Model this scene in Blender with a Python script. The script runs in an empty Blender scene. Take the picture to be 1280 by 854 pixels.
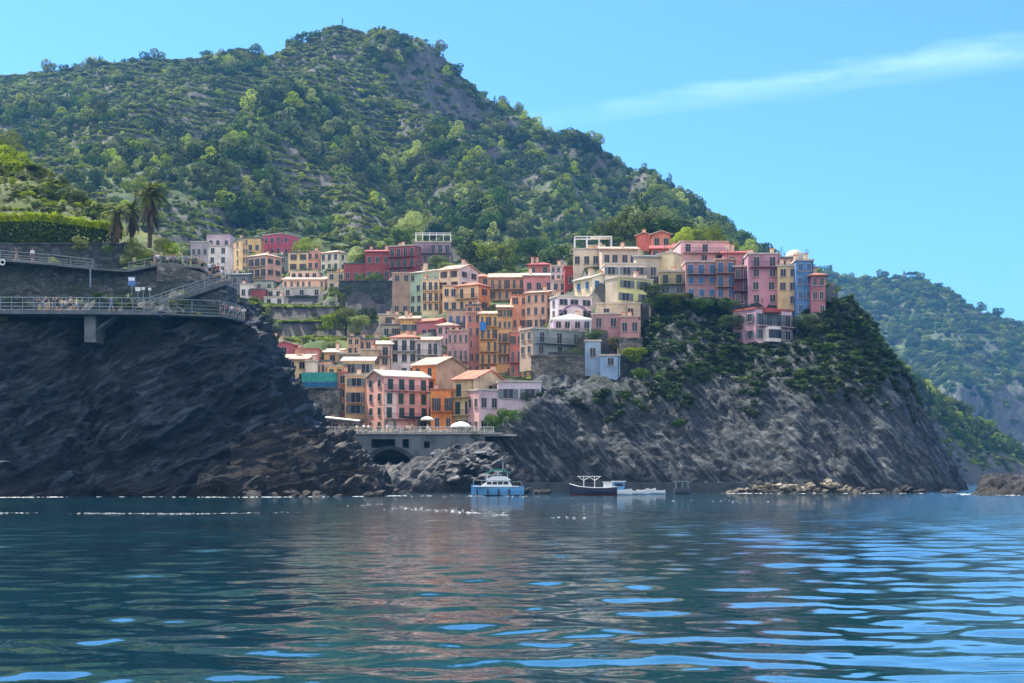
import bpy, bmesh, math, random
import numpy as np
from mathutils import Vector, Matrix
from mathutils.bvhtree import BVHTree

R = math.radians
scene = bpy.context.scene
COL = scene.collection
random.seed(7)
rng = np.random.default_rng(7)

# ------------------------------------------------------------------ camera
F = 1850.0        # focal length in reference pixels (1280 wide)
CAM_H = 2.0       # eye height above the sea, from a boat
HOR = 600.0       # horizon row
cd = bpy.data.cameras.new("camera"); cam = bpy.data.objects.new("camera", cd); COL.objects.link(cam)
cam.location = (0, 0, CAM_H); cam.rotation_euler = (R(90), 0, 0)
cd.sensor_width = 36; cd.lens = F / 1280 * 36; cd.shift_y = (HOR - 427) / 1280
cd.clip_start = 0.5; cd.clip_end = 20000
scene.camera = cam

# ------------------------------------------------------------------ sky, sun, exposure
SUN_AZ = -53.0    # degrees from +Y, negative to the left of the view
SUN_EL = 56.0
w = bpy.data.worlds.new("World"); scene.world = w; w.use_nodes = True
nt = w.node_tree; N = nt.nodes; L = nt.links
for n in list(N): N.remove(n)
out = N.new("ShaderNodeOutputWorld"); bg = N.new("ShaderNodeBackground")
sky = N.new("ShaderNodeTexSky"); sky.sky_type = 'NISHITA'; sky.sun_disc = False
sky.sun_elevation = R(SUN_EL); sky.sun_rotation = R(SUN_AZ)
sky.altitude = 0; sky.air_density = 1.0; sky.dust_density = 0.6; sky.ozone_density = 3.0
bg.inputs['Strength'].default_value = 0.115
tint = N.new("ShaderNodeMixRGB"); tint.blend_type = 'MULTIPLY'; tint.inputs[0].default_value = 1
tint.inputs[2].default_value = (0.55, 0.94, 1.30, 1)
L.new(sky.outputs[0], tint.inputs[1])
tc = N.new("ShaderNodeTexCoord")
sep = N.new("ShaderNodeSeparateXYZ"); L.new(tc.outputs['Generated'], sep.inputs[0])
def mathn(op, a=None, b=None, clamp=False):
    m = N.new("ShaderNodeMath"); m.operation = op; m.use_clamp = clamp
    for i, v in enumerate((a, b)):
        if v is None: continue
        if isinstance(v, (int, float)): m.inputs[i].default_value = v
        else: L.new(v, m.inputs[i])
    return m.outputs[0]
# added bright sky behind the camera, never in view, to fill shaded facades
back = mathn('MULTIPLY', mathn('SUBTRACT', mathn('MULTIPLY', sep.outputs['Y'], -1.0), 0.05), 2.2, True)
back_fill = N.new("ShaderNodeMixRGB"); back_fill.blend_type = 'MIX'; back_fill.inputs[2].default_value = (8.0, 7.8, 8.0, 1)
L.new(mathn('MULTIPLY', back, 0.9), back_fill.inputs[0]); L.new(tint.outputs[0], back_fill.inputs[1])
# high thin streak of cloud: a band round a plane through the eye, broken by noise
def px_dir(px, py):
    v = Vector(((px - 640) / F, 1, (HOR - py) / F)); v.normalize(); return v
da, db_ = px_dir(700, 148), px_dir(1280, 62)
nrm = da.cross(db_); nrm.normalize()
dot = N.new("ShaderNodeVectorMath"); dot.operation = 'DOT_PRODUCT'; dot.inputs[1].default_value = nrm
L.new(tc.outputs['Generated'], dot.inputs[0])
along = (db_ - da).normalized()
dal = N.new("ShaderNodeVectorMath"); dal.operation = 'DOT_PRODUCT'; dal.inputs[1].default_value = along
L.new(tc.outputs['Generated'], dal.inputs[0])
nz = N.new("ShaderNodeTexNoise"); nz.inputs['Scale'].default_value = 34; nz.inputs['Detail'].default_value = 7
mp = N.new("ShaderNodeMapping"); mp.inputs['Rotation'].default_value = (0, R(-8), 0); mp.inputs['Scale'].default_value = (0.6, 1, 3.0)
L.new(tc.outputs['Generated'], mp.inputs[0]); L.new(mp.outputs[0], nz.inputs['Vector'])
wob = mathn('MULTIPLY', mathn('SUBTRACT', nz.outputs['Fac'], 0.5), 0.012)
d0 = mathn('ABSOLUTE', mathn('ADD', dot.outputs['Value'], wob))
s0 = float(da.dot(along)); s1 = float(db_.dot(along))
grow = mathn('DIVIDE', mathn('SUBTRACT', dal.outputs['Value'], s0 - 0.03), (s1 - s0), True)
width = mathn('ADD', mathn('MULTIPLY', grow, 0.005), 0.007)
band = mathn('SUBTRACT', 1.0, mathn('DIVIDE', d0, width), True)
band = mathn('MULTIPLY', mathn('POWER', band, 0.8), mathn('POWER', grow, 0.45))
band = mathn('MULTIPLY', band, mathn('MULTIPLY', mathn('SUBTRACT', nz.outputs['Fac'], 0.22), 2.0, True))
band = mathn('MULTIPLY', band, 0.42)
ms = N.new("ShaderNodeMixRGB"); ms.inputs[2].default_value = (6.0, 8.2, 9.6, 1)
L.new(band, ms.inputs[0]); L.new(back_fill.outputs[0], ms.inputs[1])
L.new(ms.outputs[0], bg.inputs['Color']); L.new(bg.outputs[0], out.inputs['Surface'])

sl = bpy.data.lights.new("sun", 'SUN'); sl.energy = 5.0; sl.angle = R(0.53); sl.color = (1.0, 0.93, 0.80)
so = bpy.data.objects.new("sun", sl); COL.objects.link(so)
sd = Vector((math.sin(R(SUN_AZ)) * math.cos(R(SUN_EL)), math.cos(R(SUN_AZ)) * math.cos(R(SUN_EL)), math.sin(R(SUN_EL))))
so.rotation_euler = sd.to_track_quat('Z', 'Y').to_euler(); so.location = (-200, 60, 400)
vs = scene.view_settings
scene.display_settings.display_device = 'sRGB'
vs.view_transform = 'Standard'; vs.look = 'None'; vs.exposure = 0.86; vs.gamma = 1.0
cy = scene.cycles
cy.max_bounces = 5; cy.diffuse_bounces = 3; cy.glossy_bounces = 3; cy.transmission_bounces = 2; cy.volume_bounces = 0
cy.use_denoising = True; cy.sample_clamp_indirect = 6; cy.caustics_reflective = False; cy.caustics_refractive = False
cy.use_adaptive_sampling = True; cy.adaptive_threshold = 0.015

# ------------------------------------------------------------------ helpers
def at(px, py, Y): return Vector(((px - 640) / F * Y, Y, CAM_H + (HOR - py) / F * Y))
def lin(c):
    o = []
    for v in c:
        v /= 255.0
        o.append(v / 12.92 if v <= 0.04045 else ((v + 0.055) / 1.055) ** 2.4)
    return tuple(o)

_perm = rng.permutation(256); _perm = np.concatenate([_perm, _perm])
_grad = rng.normal(size=(256, 3)); _grad /= np.linalg.norm(_grad, axis=1)[:, None]
def pnoise(x, y, z):
    x, y, z = np.broadcast_arrays(np.asarray(x, float), y, z)
    xi = np.floor(x).astype(int); yi = np.floor(y).astype(int); zi = np.floor(z).astype(int)
    xf = x - xi; yf = y - yi; zf = z - zi
    u = xf**3*(xf*(xf*6-15)+10); v = yf**3*(yf*(yf*6-15)+10); t = zf**3*(zf*(zf*6-15)+10)
    def g(dx, dy, dz):
        h = _perm[_perm[_perm[(xi+dx) & 255] + ((yi+dy) & 255)] + ((zi+dz) & 255)]
        gr = _grad[h]
        return gr[..., 0]*(xf-dx) + gr[..., 1]*(yf-dy) + gr[..., 2]*(zf-dz)
    def lp(a, b, k): return a + k*(b-a)
    return lp(lp(lp(g(0,0,0), g(1,0,0), u), lp(g(0,1,0), g(1,1,0), u), v),
              lp(lp(g(0,0,1), g(1,0,1), u), lp(g(0,1,1), g(1,1,1), u), v), t) * 1.5
def fbm(x, y, z, o=4, ridged=False):
    s = 0; a = 1; tot = 0
    for i in range(o):
        n = pnoise(x + 17.3*i, y - 9.1*i, z + 4.7*i)
        if ridged: n = 1 - 2*np.abs(n)
        s = s + a*n; tot += a; a *= 0.5; x = x*2.03; y = y*2.03; z = z*2.03
    return s / tot

def tag(o, label=None, cat=None, group=None, kind=None):
    if label: o['label'] = label
    if cat: o['category'] = cat
    if group: o['group'] = group
    if kind: o['kind'] = kind
    return o
def empty(name, loc, rz=0):
    o = bpy.data.objects.new(name, None); COL.objects.link(o); o.location = loc; o.rotation_euler = (0, 0, rz)
    o.empty_display_size = 0.5; return o
def mesh_obj(name, me, parent=None, loc=None, rot=None, scale=None):
    o = bpy.data.objects.new(name, me); COL.objects.link(o)
    if parent: o.parent = parent
    if loc is not None: o.location = loc
    if rot is not None: o.rotation_euler = rot
    if scale is not None: o.scale = scale
    return o
def copy_tree(o, parent=None):
    c = o.copy(); COL.objects.link(c); c.parent = parent
    for ch in list(o.children): copy_tree(ch, c)
    return c
def np_mesh(name, verts, faces, mats, smooth=False, mi=None):
    me = bpy.data.meshes.new(name)
    verts = np.asarray(verts, dtype=np.float32); faces = np.asarray(faces, dtype=np.int32)
    k = faces.shape[1]
    me.vertices.add(len(verts)); me.vertices.foreach_set('co', verts.ravel())
    me.loops.add(faces.size); me.loops.foreach_set('vertex_index', faces.ravel())
    me.polygons.add(len(faces)); me.polygons.foreach_set('loop_start', np.arange(0, faces.size, k, dtype=np.int32))
    try: me.polygons.foreach_set('loop_total', np.full(len(faces), k, dtype=np.int32))
    except Exception: pass
    if smooth: me.polygons.foreach_set('use_smooth', np.ones(len(faces), dtype=bool))
    if mi is not None: me.polygons.foreach_set('material_index', np.asarray(mi, dtype=np.int32))
    for m in (mats if isinstance(mats, (list, tuple)) else [mats]): me.materials.append(m)
    me.update(calc_edges=True); me.validate()
    return me
def grid_faces(nr, nc):
    i = np.arange(nr*nc).reshape(nr, nc)
    return np.stack([i[:-1, :-1].ravel(), i[:-1, 1:].ravel(), i[1:, 1:].ravel(), i[1:, :-1].ravel()], 1)

class MB:
    """collects boxes, tubes and prisms into ONE mesh"""
    def __init__(self): self.v = []; self.f = []; self.m = []
    def poly(self, vs, fs, m=0):
        b = len(self.v); self.v += [tuple(p) for p in vs]
        self.f += [tuple(b + i for i in f) for f in fs]; self.m += [m]*len(fs)
    def box(self, x0, x1, y0, y1, z0, z1, m=0):
        if x0 > x1: x0, x1 = x1, x0
        if y0 > y1: y0, y1 = y1, y0
        if z0 > z1: z0, z1 = z1, z0
        v = [(x0,y0,z0),(x1,y0,z0),(x1,y1,z0),(x0,y1,z0),(x0,y0,z1),(x1,y0,z1),(x1,y1,z1),(x0,y1,z1)]
        self.poly(v, [(0,3,2,1),(4,5,6,7),(0,1,5,4),(1,2,6,5),(2,3,7,6),(3,0,4,7)], m)
    def tube(self, pts, r, n=6, m=0, cap=True):
        pts = [Vector(p) for p in pts]
        rs = r if isinstance(r, (list, tuple)) else [r]*len(pts)
        rings = []
        for i, p in enumerate(pts):
            d = (pts[min(i+1, len(pts)-1)] - pts[max(i-1, 0)]).normalized()
            up = Vector((0,0,1)) if abs(d.z) < 0.9 else Vector((1,0,0))
            a = d.cross(up).normalized(); b = d.cross(a).normalized()
            rings.append([p + (a*math.cos(2*math.pi*k/n) + b*math.sin(2*math.pi*k/n))*rs[i] for k in range(n)])
        vs = [q for rg in rings for q in rg]; fs = []
        for i in range(len(pts)-1):
            for k in range(n):
                fs.append((i*n+k, i*n+(k+1) % n, (i+1)*n+(k+1) % n, (i+1)*n+k))
        if cap: fs.append(tuple(range(n-1, -1, -1))); fs.append(tuple((len(pts)-1)*n+k for k in range(n)))
        self.poly(vs, fs, m)
    def prism(self, poly, y0, y1, m=0):
        """polygon in xz (ccw seen from -y), extruded along y"""
        n = len(poly)
        v = [(p[0], y0, p[1]) for p in poly] + [(p[0], y1, p[1]) for p in poly]
        fs = [tuple(range(n)), tuple(range(2*n-1, n-1, -1))]
        for i in range(n): fs.append((i, i+n, (i+1) % n + n, (i+1) % n))
        self.poly(v, fs, m)
    def mesh(self, name, mats):
        me = bpy.data.meshes.new(name); me.from_pydata(self.v, [], self.f)
        for m in (mats if isinstance(mats, (list, tuple)) else [mats]): me.materials.append(m)
        me.polygons.foreach_set('material_index', self.m); me.update(); return me
    def build(self, name, mats, parent=None, **k):
        return mesh_obj(name, self.mesh(name, mats), parent, **k)

# ------------------------------------------------------------------ materials
def new_mat(name):
    m = bpy.data.materials.new(name); m.use_nodes = True; nt = m.node_tree
    for n in list(nt.nodes): nt.nodes.remove(n)
    o = nt.nodes.new("ShaderNodeOutputMaterial"); b = nt.nodes.new("ShaderNodeBsdfPrincipled")
    nt.links.new(b.outputs[0], o.inputs[0]); return m, nt, b, o
def ramp(nt, fac, stops):
    r = nt.nodes.new("ShaderNodeValToRGB"); els = r.color_ramp.elements
    while len(els) < len(stops): els.new(0.5)
    for e, (p, c) in zip(els, stops):
        e.position = p; e.color = (*c[:3], 1)
    nt.links.new(fac, r.inputs[0]); return r.outputs[0]
def noise(nt, vec, scale, detail=4, rough=0.55, dist=0.0):
    n = nt.nodes.new("ShaderNodeTexNoise"); n.inputs['Scale'].default_value = scale
    n.inputs['Detail'].default_value = detail; n.inputs['Roughness'].default_value = rough; n.inputs['Distortion'].default_value = dist
    if vec is not None: nt.links.new(vec, n.inputs['Vector'])
    return n.outputs['Fac']
def mapping(nt, src, scale=(1,1,1), rot=(0,0,0)):
    m = nt.nodes.new("ShaderNodeMapping"); m.inputs['Scale'].default_value = scale; m.inputs['Rotation'].default_value = rot
    nt.links.new(src, m.inputs[0]); return m.outputs[0]
def mix(nt, fac, a, b, blend='MIX'):
    m = nt.nodes.new("ShaderNodeMixRGB"); m.blend_type = blend
    for i, v in ((0, fac), (1, a), (2, b)):
        if isinstance(v, (int, float)): m.inputs[i].default_value = v
        elif isinstance(v, tuple): m.inputs[i].default_value = (*v[:3], 1)
        else: nt.links.new(v, m.inputs[i])
    return m.outputs[0]
def bump(nt, b, h, strength=0.5, dist=0.1):
    n = nt.nodes.new("ShaderNodeBump"); n.inputs['Strength'].default_value = strength; n.inputs['Distance'].default_value = dist
    nt.links.new(h, n.inputs['Height']); nt.links.new(n.outputs[0], b.inputs['Normal'])
def pos(nt):
    return nt.nodes.new("ShaderNodeNewGeometry").outputs['Position']
def objc(nt):
    return nt.nodes.new("ShaderNodeTexCoord").outputs['Object']

_plaster = {}
def plaster(c, stain=0.5):
    gq_ = sum(c)/3; c = tuple(int(min(245, v*(1.08, 1.0, 0.93)[i_]*0.86+gq_*0.12+10)) for i_, v in enumerate(c)); key = (tuple(c), stain)
    if key in _plaster: return _plaster[key]
    m, nt, b, o = new_mat("plaster"); l = lin(c); p = pos(nt)
    big = noise(nt, p, 0.35, 5, 0.6)
    streak = noise(nt, mapping(nt, p, (1.6, 1.6, 0.18)), 1.4, 5, 0.65)
    dirt = tuple(x*0.50 for x in l); pale = tuple(min(1, x*1.10+0.015) for x in l)
    c1 = ramp(nt, big, [(0.32, tuple(x*0.68 for x in l)), (0.5, l), (0.68, pale)])
    f = ramp(nt, streak, [(0.50, (0,0,0)), (0.78, (1,1,1))])
    fm = nt.nodes.new("ShaderNodeMath"); fm.operation = 'MULTIPLY'; fm.inputs[1].default_value = stain
    nt.links.new(f, fm.inputs[0])
    nt.links.new(mix(nt, fm.outputs[0], c1, dirt), b.inputs['Base Color']); b.inputs['Roughness'].default_value = 0.85
    bump(nt, b, noise(nt, p, 6, 3), 0.3, 0.03)
    _plaster[key] = m; return m
def simple(name, c, rough=0.6, var=0.25, scale=3.0, metal=0):
    m, nt, b, o = new_mat(name); l = lin(c)
    nt.links.new(ramp(nt, noise(nt, pos(nt), scale, 4), [(0.3, tuple(x*(1-var) for x in l)), (0.7, tuple(min(1, x*(1+var*0.6)) for x in l))]), b.inputs['Base Color'])
    b.inputs['Roughness'].default_value = rough; b.inputs['Metallic'].default_value = metal; return m
def tile_mat(name, c, c2):
    m, nt, b, o = new_mat(name); oc = objc(nt)
    wv = nt.nodes.new("ShaderNodeTexWave"); wv.bands_direction = 'X'; wv.inputs['Scale'].default_value = 1.6; wv.inputs['Distortion'].default_value = 0.6
    nt.links.new(oc, wv.inputs['Vector'])
    n1 = noise(nt, oc, 0.9, 6, 0.7)
    col = ramp(nt, n1, [(0.3, lin(c2)), (0.55, lin(c)), (0.8, tuple(min(1, x*1.25) for x in lin(c)))])
    nt.links.new(mix(nt, 0.3, col, wv.outputs['Color'], 'MULTIPLY'), b.inputs['Base Color'])
    b.inputs['Roughness'].default_value = 0.8; bump(nt, b, wv.outputs['Fac'], 0.5, 0.08); return m
def stone_mat(name, c, c2, scale=1.2):
    m, nt, b, o = new_mat(name); p = mapping(nt, pos(nt), (1, 1, 1.7))
    v = nt.nodes.new("ShaderNodeTexVoronoi"); v.inputs['Scale'].default_value = scale; v.inputs['Randomness'].default_value = 0.9
    nt.links.new(p, v.inputs['Vector'])
    v2 = nt.nodes.new("ShaderNodeTexVoronoi"); v2.feature = 'DISTANCE_TO_EDGE'; v2.inputs['Scale'].default_value = scale
    nt.links.new(p, v2.inputs['Vector'])
    col = ramp(nt, v.outputs['Color'], [(0.1, lin(c2)), (0.9, lin(c))])
    col = mix(nt, ramp(nt, noise(nt, p, 0.25, 5), [(0.45, (0,0,0)), (0.7, (1,1,1))]), col, lin((46, 58, 40)))
    e = ramp(nt, v2.outputs['Distance'], [(0.0, (0.35,0.35,0.35)), (0.09, (1,1,1))])
    nt.links.new(mix(nt, 1.0, col, e, 'MULTIPLY'), b.inputs['Base Color'])
    b.inputs['Roughness'].default_value = 0.9; bump(nt, b, v2.outputs['Distance'], 0.6, 0.15); return m
def rock_mat(name, dark, mid, light, green=None, rot=0.5, wet=True, gz0=8.0):
    m, nt, b, o = new_mat(name); p = pos(nt)
    strata = noise(nt, mapping(nt, mapping(nt, p, (1,1,1), (R(12), R(60)*rot, 0)), (0.30, 0.3, 1.3)), 0.55, 9, 0.70, 1.3)
    big = noise(nt, p, 0.06, 5, 0.6, 0.5)
    fine = noise(nt, p, 1.1, 8, 0.75)
    col = ramp(nt, strata, [(0.40, lin(dark)), (0.50, lin(mid)), (0.60, lin(light))])
    col = mix(nt, ramp(nt, big, [(0.35, (0,0,0)), (0.65, (0.45,0.45,0.45))]), col, lin(mid))
    col = mix(nt, 0.75, col, ramp(nt, fine, [(0.3, (0.35,0.35,0.35)), (0.7, (1.25,1.25,1.25))]), 'MULTIPLY')
    crack = nt.nodes.new("ShaderNodeTexVoronoi"); crack.feature = 'DISTANCE_TO_EDGE'; crack.inputs['Scale'].default_value = 0.32
    wp = nt.nodes.new("ShaderNodeVectorMath"); wp.operation = 'ADD'
    nz_ = nt.nodes.new("ShaderNodeTexNoise"); nz_.inputs['Scale'].default_value = 0.3; nt.links.new(p, nz_.inputs['Vector'])
    sc_ = nt.nodes.new("ShaderNodeVectorMath"); sc_.operation = 'SCALE'; sc_.inputs['Scale'].default_value = 3.5
    nt.links.new(nz_.outputs['Color'], sc_.inputs[0]); nt.links.new(p, wp.inputs[0]); nt.links.new(sc_.outputs[0], wp.inputs[1])
    nt.links.new(mapping(nt, mapping(nt, wp.outputs[0], (1,1,1), (0, R(60)*rot, 0)), (0.6, 1, 1.3)), crack.inputs['Vector'])
    ck = ramp(nt, crack.outputs['Distance'], [(0.0, (0.3,0.3,0.3)), (0.07, (1,1,1))])
    col = mix(nt, 0.8, col, ck, 'MULTIPLY')
    if green:
        gm = ramp(nt, noise(nt, p, 0.16, 7, 0.75), [(0.47, (0,0,0)), (0.56, (1,1,1))])
        sp = nt.nodes.new("ShaderNodeSeparateXYZ"); nt.links.new(p, sp.inputs[0])
        mr = nt.nodes.new("ShaderNodeMapRange"); mr.inputs[1].default_value = gz0; mr.inputs[2].default_value = gz0+12
        nt.links.new(sp.outputs['Z'], mr.inputs[0])
        gf = nt.nodes.new("ShaderNodeMath"); gf.operation = 'MULTIPLY'
        nt.links.new(gm, gf.inputs[0]); nt.links.new(mr.outputs[0], gf.inputs[1])
        col = mix(nt, gf.outputs[0], col, ramp(nt, fine, [(0.3, tuple(x*0.4 for x in lin(green))), (0.7, lin(green))]))
    if wet:
        sp = nt.nodes.new("ShaderNodeSeparateXYZ"); nt.links.new(p, sp.inputs[0])
        mr = nt.nodes.new("ShaderNodeMapRange"); mr.inputs[1].default_value = 0.3; mr.inputs[2].default_value = 2.0
        mr.inputs[3].default_value = 0.75; mr.inputs[4].default_value = 0.0
        nt.links.new(sp.outputs['Z'], mr.inputs[0])
        col = mix(nt, mr.outputs[0], col, lin((24, 20, 16)))
    nt.links.new(col, b.inputs['Base Color']); b.inputs['Roughness'].default_value = 0.75
    hh = mix(nt, 0.5, strata, crack.outputs['Distance'], 'ADD')
    bump(nt, b, hh, 0.9, 0.9); return m
def leaf_mat(name, c1, c2, trans=0.25, big=0.03):
    m, nt, b, o = new_mat(name)
    p = pos(nt); oi = nt.nodes.new("ShaderNodeObjectInfo")
    col = ramp(nt, noise(nt, p, 0.7, 4, 0.7), [(0.3, lin(c1)), (0.7, lin(c2))])
    hs = nt.nodes.new("ShaderNodeHueSaturation")
    a = nt.nodes.new("ShaderNodeMapRange"); a.inputs[3].default_value = 0.45; a.inputs[4].default_value = 1.6
    nt.links.new(oi.outputs['Random'], a.inputs[0]); nt.links.new(a.outputs[0], hs.inputs['Value'])
    h2 = nt.nodes.new("ShaderNodeMapRange"); h2.inputs[3].default_value = 0.482; h2.inputs[4].default_value = 0.53
    nt.links.new(noise(nt, p, big, 3), h2.inputs[0]); nt.links.new(h2.outputs[0], hs.inputs['Hue'])
    s2 = nt.nodes.new("ShaderNodeMapRange"); s2.inputs[3].default_value = 1.2; s2.inputs[4].default_value = 0.6
    mm = nt.nodes.new("ShaderNodeMath"); mm.operation = 'FRACT'; m3 = nt.nodes.new("ShaderNodeMath"); m3.operation = 'MULTIPLY'; m3.inputs[1].default_value = 7.3
    nt.links.new(oi.outputs['Random'], m3.inputs[0]); nt.links.new(m3.outputs[0], mm.inputs[0]); nt.links.new(mm.outputs[0], s2.inputs[0])
    nt.links.new(s2.outputs[0], hs.inputs['Saturation'])
    nt.links.new(col, hs.inputs['Color'])
    nt.links.new(hs.outputs[0], b.inputs['Base Color']); b.inputs['Roughness'].default_value = 0.55
    b.inputs['Specular IOR Level'].default_value = 0.1
    tr = nt.nodes.new("ShaderNodeBsdfTranslucent"); nt.links.new(mix(nt, 1.0, hs.outputs[0], (1.2, 1.25, 0.6), 'MULTIPLY'), tr.inputs[0])
    ms = nt.nodes.new("ShaderNodeMixShader"); ms.inputs[0].default_value = trans
    nt.links.new(b.outputs[0], ms.inputs[1]); nt.links.new(tr.outputs[0], ms.inputs[2]); nt.links.new(ms.outputs[0], o.inputs[0]); return m
def glass_mat():
    m, nt, b, o = new_mat("window_glass"); b.inputs['Base Color'].default_value = (*lin((26, 30, 38)), 1)
    b.inputs['Roughness'].default_value = 0.25; return m

M = dict(
    glass=glass_mat(),
    green=simple("green_shutter", (42, 72, 62), 0.6), brown=simple("brown_shutter", (88, 62, 52), 0.6), blue=simple("blue_shutter", (70, 110, 150), 0.6),
    grey=simple("grey_shutter", (120, 128, 132), 0.6),
    trim=simple("white_trim", (190, 180, 168), 0.8, 0.2), iron=simple("iron", (50, 52, 56), 0.5),
    terra=tile_mat("terracotta_tiles", (214, 140, 108), (150, 88, 68)), terra_pale=tile_mat("sun_bleached_tiles", (226, 190, 165), (170, 128, 108)),
    terra_red=tile_mat("red_tiles", (196, 98, 90), (140, 66, 62)),
    slab=simple("pale_roof_slab", (204, 190, 172), 0.8, 0.25, 0.8), concrete=simple("concrete", (104, 108, 110), 0.85, 0.35, 0.9),
    stone=stone_mat("rubble_stone", (150, 142, 130), (84, 82, 80)), darkstone=stone_mat("dark_stone", (88, 92, 92), (44, 50, 54), 1.0),
    rail=simple("painted_railing", (128, 146, 150), 0.5, 0.1), white=simple("white_paint", (236, 236, 232), 0.45, 0.06),
    canvas=simple("white_canvas", (240, 236, 224), 0.8, 0.06), bark=simple("bark", (92, 76, 60), 0.9, 0.4),
    leafA=leaf_mat("olive_foliage", (56, 76, 20), (144, 152, 50)), leafB=leaf_mat("dark_foliage", (30, 54, 20), (88, 112, 36)),
    leafC=leaf_mat("bright_foliage", (86, 108, 26), (176, 182, 56), 0.35),
    palm=leaf_mat("palm_frond", (80, 92, 44), (140, 140, 70), 0.3), palmdead=simple("dead_fronds", (92, 76, 54), 0.9, 0.4),
)
# ------------------------------------------------------------------ the houses: where each stands (reference column span, corner, eave row, base row, distance)
PK=(214,160,166); SAL=(226,158,136); CRE=(232,212,176); PEA=(228,186,152); OCH=(216,172,106); ORA=(240,150,74); WHI=(226,226,228); LIL=(198,184,206)
MNT=(160,194,174); RED=(150,62,62); MAU=(164,122,142); GRB=(168,160,150); YEL=(232,214,150); TAN=(204,172,144); PLU=(120,70,92); CRI=(186,74,96)
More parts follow.
